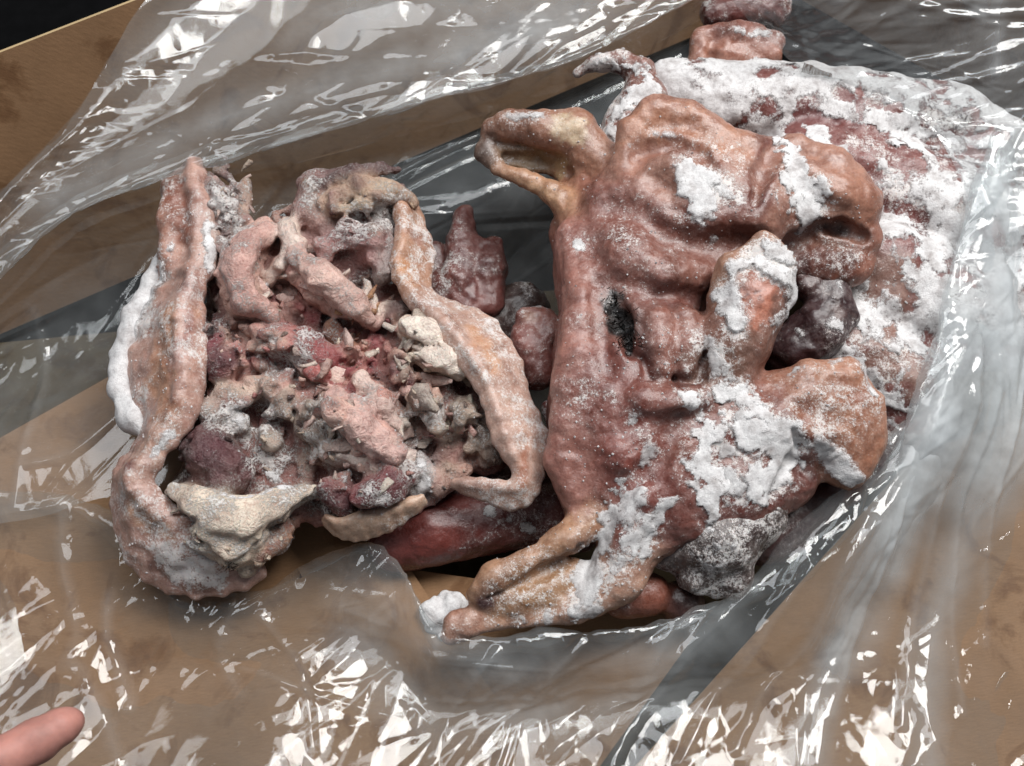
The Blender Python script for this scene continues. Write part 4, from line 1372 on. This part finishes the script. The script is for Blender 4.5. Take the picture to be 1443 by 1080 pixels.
def sheet(name, rows, nu, nv, ang, stretch, amp, seed, haze, parent, base=120.0, octs=4, edge=None, folds=(), creases=90, cang=None):
    G = np.array([[P(*c) for c in r] for r in rows])
    G = catmull(G, nv)
    G = np.transpose(catmull(np.transpose(G, (1, 0, 2)), nu), (1, 0, 2))
    du = np.gradient(G, axis=1); dv = np.gradient(G, axis=0)
    n = np.cross(du, dv)
    n /= np.linalg.norm(n, axis=-1, keepdims=True) + 1e-9
    n[n[..., 2] < 0] *= -1
    arc = np.stack([G[..., 0], G[..., 1] + 0.6 * G[..., 2]], -1)
    h = crumple(arc[..., 0], arc[..., 1], ang, stretch, amp, seed, base, octs)
    if edge is not None:
        h = h * edge(np.linspace(0, 1, nv))[:, None]
    H = np.full(G.shape[:2], float(haze))
    for pts, w, hh, hz in folds:
        q = np.array([P(x, y, z) for x, y, z in pts])
        q = catmull(q, 12)
        best = np.full(G.shape[:2], 1e3)
        for a, b in zip(q[:-1], q[1:]):
            ba = (b - a)[:2]
            t = np.clip(((G[..., :2] - a[:2]) @ ba) / (ba @ ba + 1e-9), 0, 1)
            best = np.minimum(best, np.linalg.norm(G[..., :2] - a[:2] - t[..., None] * ba, axis=-1))
        e = np.clip(1 - best / w, 0, 1)
        h = h + hh * 0.35 * e
        H = H + hz * e
    # thin sharp creases
    r = np.random.default_rng(seed)
    X, Y = arc[..., 0].ravel(), arc[..., 1].ravel()
    hf = h.ravel()
    for _ in range(creases):
        c = r.integers(len(X))
        a = (ang if cang is None else cang) + r.normal(0, .4)
        L = r.uniform(50, 300)
        w = r.uniform(3, 12)
        hh = r.uniform(.6, 1.0) * w * .30 * r.choice((-1, 1))
        dx, dy = X - X[c], Y - Y[c]
        m = np.flatnonzero((np.abs(dx) < L) & (np.abs(dy) < L))
        u = dx[m] * math.cos(a) + dy[m] * math.sin(a)
        v = -dx[m] * math.sin(a) + dy[m] * math.cos(a) + 6 * np.sin(u / L * 2.5)
        hf[m] += hh * np.clip(1 - np.abs(v) / w, 0, 1) * np.clip(1.3 - 1.3 * np.abs(u) / L, 0, 1)
    h = hf.reshape(h.shape)
    V = (G + n * h[..., None]).reshape(-1, 3)
    I = np.arange(nu * nv).reshape(nv, nu)
    F = np.stack([I[:-1, :-1], I[:-1, 1:], I[1:, 1:], I[1:, :-1]], -1).reshape(-1, 4)
    return mesh_obj(name, V, F, M_FILM, parent, {'haze': H.ravel()}, smooth=True)


bag = thing('plastic_bag', 'crumpled clear plastic bag lining the box, folded open round the frozen meat', 'bag')
# cuff folded over the far-left wall
outer = [(-140, 420), (20, 250), (105, 160), (165, 70), (215, -5), (320, -90), (620, -150), (930, -160)]
inner = [(-120, 520), (60, 330), (200, 258), (400, 200), (640, 132), (810, 82), (960, 6), (1080, -70)]
rows = []
for t, z in ((0, 98), (.12, 100), (.3, 84), (.5, 78), (.7, 80), (.88, 84), (1, 80)):
    rows.append([(a[0] + (b[0] - a[0]) * t, a[1] + (b[1] - a[1]) * t, z) for a, b in zip(outer, inner)])
rows.append([(b[0] - 6, b[1] - 12, 62) for b in inner])
sheet('cuff', rows, 420, 190, 0.45, 2.2, 20, 3, .45, bag, 130, folds=[([(100, 320, 0), (260, 245, 0), (420, 190, 0), (640, 130, 0), (820, 75, 0)], 50, 10, 1.3), ([(470, 80, 0), (600, 60, 0), (720, 60, 0), (880, 0, 0)], 110, 8, 1.5), ([(210, 170, 0), (260, 110, 0), (330, 40, 0)], 44, 10, .5), ([(60, 260, 0), (150, 150, 0), (230, 20, 0)], 30, 10, .5)])
rows2 = [[(x - 4, y + 3, z - 18) for x, y, z in r] for r in rows[:-1]]
sheet('cuff', rows2, 300, 140, 0.65, 2.0, 14, 9, .25, bag, 140, creases=15)
# liner hanging inside the wall and running under the meat
sheet('liner', [
    [(-120, 500, 30), (60, 320, 36), (230, 240, 34), (420, 190, 30), (640, 125, 30), (830, 70, 26), (1010, -20, 26)],
    [(-120, 540, -50), (60, 400, -70), (260, 300, -80), (440, 250, -90), (660, 190, -100), (850, 120, -90), (1040, 20, -80)],
    [(-120, 580, -80), (50, 520, -120), (230, 440, -120), (430, 360, -105), (640, 300, -100), (800, 240, -110), (980, 110, -110)],
    [(-120, 680, -56), (50, 625, -58), (200, 560, -60), (420, 520, -100), (640, 440, -215), (790, 380, -230), (970, 280, -220)],
    [(-120, 760, -54), (50, 730, -54), (170, 700, -58), (400, 700, -90), (620, 640, -270), (800, 600, -280), (950, 500, -270)]], 380, 300, 0.7, 3.0, 10, 15, .9, bag, 130,
    folds=[([(480, 240, 0), (560, 190, 0), (690, 130, 0)], 9, 10, .8), ([(500, 250, 0), (590, 205, 0), (680, 160, 0)], 7, 8, .8),
           ([(20, 640, 0), (90, 620, 0), (155, 560, 0)], 10, 10, .3), ([(10, 400, 0), (20, 520, 0), (0, 700, 0)], 12, 10, .5)])
# near side: from round the meat out over the flaps
inn = [(-160, 690, -50), (60, 700, -50), (190, 760, -48), (270, 835, -50), (350, 842, -40), (440, 800, -20), (520, 772, 6), (570, 812, 6), (612, 890, 4), (690, 905, 8), (790, 896, 12), (900, 886, 12),
       (1010, 852, 12), (1110, 792, 16), (1200, 705, 24), (1270, 610, 44), (1325, 480, 66), (1340, 390, 70), (1372, 290, 80), (1410, 180, 90)]
out = [(-260, 900), (-200, 1040), (-160, 1160), (0, 1220), (150, 1240), (300, 1240), (420, 1240), (520, 1240), (620, 1240), (720, 1240), (840, 1240), (960, 1240),
       (1150, 1240), (1320, 1200), (1440, 1120), (1560, 980), (1620, 800), (1640, 600), (1640, 400), (1640, 160)]
rows = [[(x, y + 10, z - 22) for x, y, z in inn]]
for t, zl, zr, w in ((0, 0, 0, 1), (.13, -14, -8, .9), (.28, -50, -34, .4), (.5, -32, -54, .1), (.75, -4, -58, 0), (1, 24, -58, 0)):
    row = []
    for a, b in zip(inn, out):
        e = min(max((a[0] - 950) / 250, 0), 1)
        row.append((a[0] + (b[0] - a[0]) * t, a[1] + (b[1] - a[1]) * t, a[2] * w + zl * (1 - e) + zr * e))
    rows.append(row)
FOLDS = [([(1305, 560, 0), (1245, 800, 0), (1180, 1010, 0)], 10, 14, .6), ([(1350, 500, 0), (1312, 800, 0), (1285, 1020, 0)], 9, 13, .6), ([(1425, 480, 0), (1400, 700, 0), (1410, 900, 0)], 10, 13, .5), ([(1370, 560, 0), (1350, 760, 0), (1380, 1000, 0)], 8, 12, .5), ([(1130, 800, 0), (1040, 930, 0), (960, 1080, 0)], 9, 13, .4), ([(1220, 740, 0), (1120, 900, 0), (1040, 1060, 0)], 9, 13, .4), ([(700, 920, 0), (640, 990, 0), (600, 1080, 0)], 9, 12, .4), ([(360, 860, 0), (420, 940, 0), (440, 1060, 0)], 9, 12, .4), ([(820, 910, 0), (740, 980, 0), (700, 1080, 0)], 9, 12, .4), ([(330, 940, 0), (450, 985, 0), (560, 1000, 0)], 8, 12, .3),
         ([(75, 940, 0), (85, 880, 0), (70, 780, 0), (70, 700, 0)], 16, 14, .6), ([(90, 945, 0), (130, 1010, 0), (160, 1075, 0)], 14, 12, .6), ([(140, 830, 0), (135, 900, 0), (165, 990, 0)], 14, 12, .7),
         ([(320, 850, 0), (300, 920, 0), (330, 980, 0)], 14, 10, .4), ([(480, 850, 0), (545, 880, 0), (610, 920, 0), (700, 930, 0)], 18, 12, .5),
         ([(560, 770, 0), (600, 840, 0), (620, 900, 0)], 22, 8, 1.0), ([(960, 860, 0), (900, 960, 0), (780, 1060, 0)], 16, 16, .6), ([(1060, 830, 0), (960, 930, 0), (860, 1080, 0)], 14, 14, .5),
         ([(1290, 600, 0), (1240, 760, 0), (1190, 900, 0), (1150, 1080, 0)], 34, 22, 1.2), ([(1330, 480, 0), (1300, 640, 0), (1260, 800, 0)], 40, 16, 1.4),
         ([(1380, 420, 0), (1400, 620, 0), (1330, 900, 0), (1320, 1080, 0)], 40, 22, 1.0), ([(1440, 380, 0), (1430, 600, 0)], 80, 12, 2.0), ([(1380, 320, 0), (1390, 480, 0), (1370, 640, 0)], 110, 4, 2.4), ([(1300, 620, 0), (1250, 760, 0), (1200, 900, 0)], 60, 4, 1.3), ([(520, 880, 0), (600, 960, 0), (720, 960, 0)], 90, 6, .9), ([(1000, 900, 0), (900, 960, 0), (760, 1000, 0)], 70, 6, .8)]
sheet('near_side', rows, 760, 230, 1.0, 1.8, 27, 21, .35, bag, 150, folds=FOLDS, creases=190)
rows3 = [[(x, y + 4, z - 16) for x, y, z in r] for r in rows[1:]]
sheet('near_side', rows3, 560, 160, 0.6, 1.8, 17, 31, .25, bag, 130, creases=70, folds=FOLDS[18:])
# top right drape
sheet('far_side', [
    [(990, -60, 200), (1100, -60, 205), (1200, -60, 205), (1350, -60, 200), (1560, -40, 190)],
    [(1040, 10, 150), (1140, 10, 155), (1240, 5, 155), (1350, 10, 150), (1540, 40, 150)],
    [(1085, 55, 108), (1165, 60, 112), (1260, 70, 110), (1370, 90, 112), (1520, 130, 120)],
    [(1120, 88, 82), (1190, 100, 84), (1290, 125, 82), (1390, 170, 84), (1510, 220, 96)],
    [(1150, 105, 66), (1210, 122, 66), (1325, 170, 66), (1395, 265, 72), (1480, 390, 84)],
    [(1158, 112, 60), (1212, 132, 60), (1318, 190, 60), (1375, 300, 64), (1450, 420, 74)]], 300, 170, 0.2, 2.6, 9, 41, 1.1, bag, 120,
    folds=[([(1010, -20, 0), (1080, 45, 0), (1140, 100, 0)], 34, 16, .7), ([(1150, 0, 0), (1150, 50, 0), (1190, 90, 0)], 12, 10, .8), ([(1345, 0, 0), (1350, 100, 0), (1360, 170, 0)], 16, 8, 1.0),
           ([(1180, 60, 0), (1260, 60, 0), (1330, 110, 0)], 30, 10, 1.2), ([(1443, 120, 0), (1420, 200, 0), (1385, 270, 0)], 9, 9, .8)])

# ------------------------------------------------------------------ loose frost crumbs
def crumbs(name, label, spots, n, smin, smax, seed):
    r = np.random.default_rng(seed)
    V, F = [], []
    base = np.array([(1, 0, 0), (-1, 0, 0), (0, 1, 0), (0, -1, 0), (0, 0, 1), (0, 0, -1)], float)
    tri = [(0, 2, 4), (2, 1, 4), (1, 3, 4), (3, 0, 4), (2, 0, 5), (1, 2, 5), (3, 1, 5), (0, 3, 5)]
    for _ in range(n):
        b, x, y, sx = spots[r.integers(len(spots))]
        p = b.hit(x + r.normal(0, sx), y + r.normal(0, sx))
        s = smin + (smax - smin) * r.random() ** 3
        k = len(V)
        for v in base:
            V.append(p + v * s * r.uniform(.5, 1.2, 3) + (0, 0, s * .3))
        F += [(k + a, k + b_, k + c) for a, b_, c in tri]
    o = mesh_obj(name, V, F, M_SNOW, None, smooth=False)
    o['kind'] = 'stuff'
    o['label'] = label
    return o


crumbs('frost_crumbs', 'loose white frost crumbs sprinkled over the meat', [
    (hd, 900, 350, 60), (hd, 880, 520, 60), (hd, 860, 640, 40), (hd, 1000, 280, 60), (hd, 1190, 330, 40), (hd, 960, 480, 40), (hd, 1050, 600, 60), (hd, 1180, 580, 40), (hd, 760, 830, 40), (hd, 870, 760, 50),
    (hd, 780, 220, 40), (sk, 250, 400, 40), (sk, 230, 560, 40), (sk, 250, 780, 40), (fl, 400, 560, 80), (fl, 330, 320, 40), (fl, 520, 620, 60), (fl, 600, 560, 60), (mb, 1200, 200, 60), (mb, 1250, 450, 60), (mb, 1250, 290, 50)],
    2600, .5, 2.2, 5)

# ------------------------------------------------------------------ hand reaching in at the corner
ha = Blob(4.0, 12)
K = '#b98378'
ha.chain([(100, 1017, 168, 15), (88, 1023, 172, 20), (52, 1044, 180, 24), (-8, 1078, 194, 25), (-68, 1112, 202, 28), (-158, 1168, 200, 31)], K)
ha.chain([(-38, 1178, 170, 20), (-88, 1198, 194, 24), (-178, 1218, 200, 27)], K)
ha.chain([(-78, 1248, 160, 20), (-128, 1258, 190, 24), (-198, 1270, 198, 27)], K)
ha.chain([(-128, 1308, 156, 17), (-168, 1314, 184, 21), (-218, 1318, 194, 24)], K)
ha.chain([(-158, 1068, 130, 18), (-198, 1098, 150, 24), (-248, 1158, 176, 29), (-288, 1208, 186, 33)], K)
ha.chain([(-208, 1198, 198, 38), (-298, 1248, 196, 51), (-408, 1308, 200, 45), (-568, 1408, 210, 47)], K, k=24)
ha.chain([(-228, 1288, 194, 33), (-308, 1308, 196, 41)], K, k=20)
ha.build(lambda p: 1.2 * vn(p, 30, 61) + .4 * vn(p, 9, 62))
ha.tree()
ha.tint([(100, 1010, 18)], '#c07d78', 14, .3, 1, .7)
hand = thing('person', 'bare fingertip reaching over the plastic at the lower left corner', 'person')
ha.obj('hand', M_FINGER, hand)
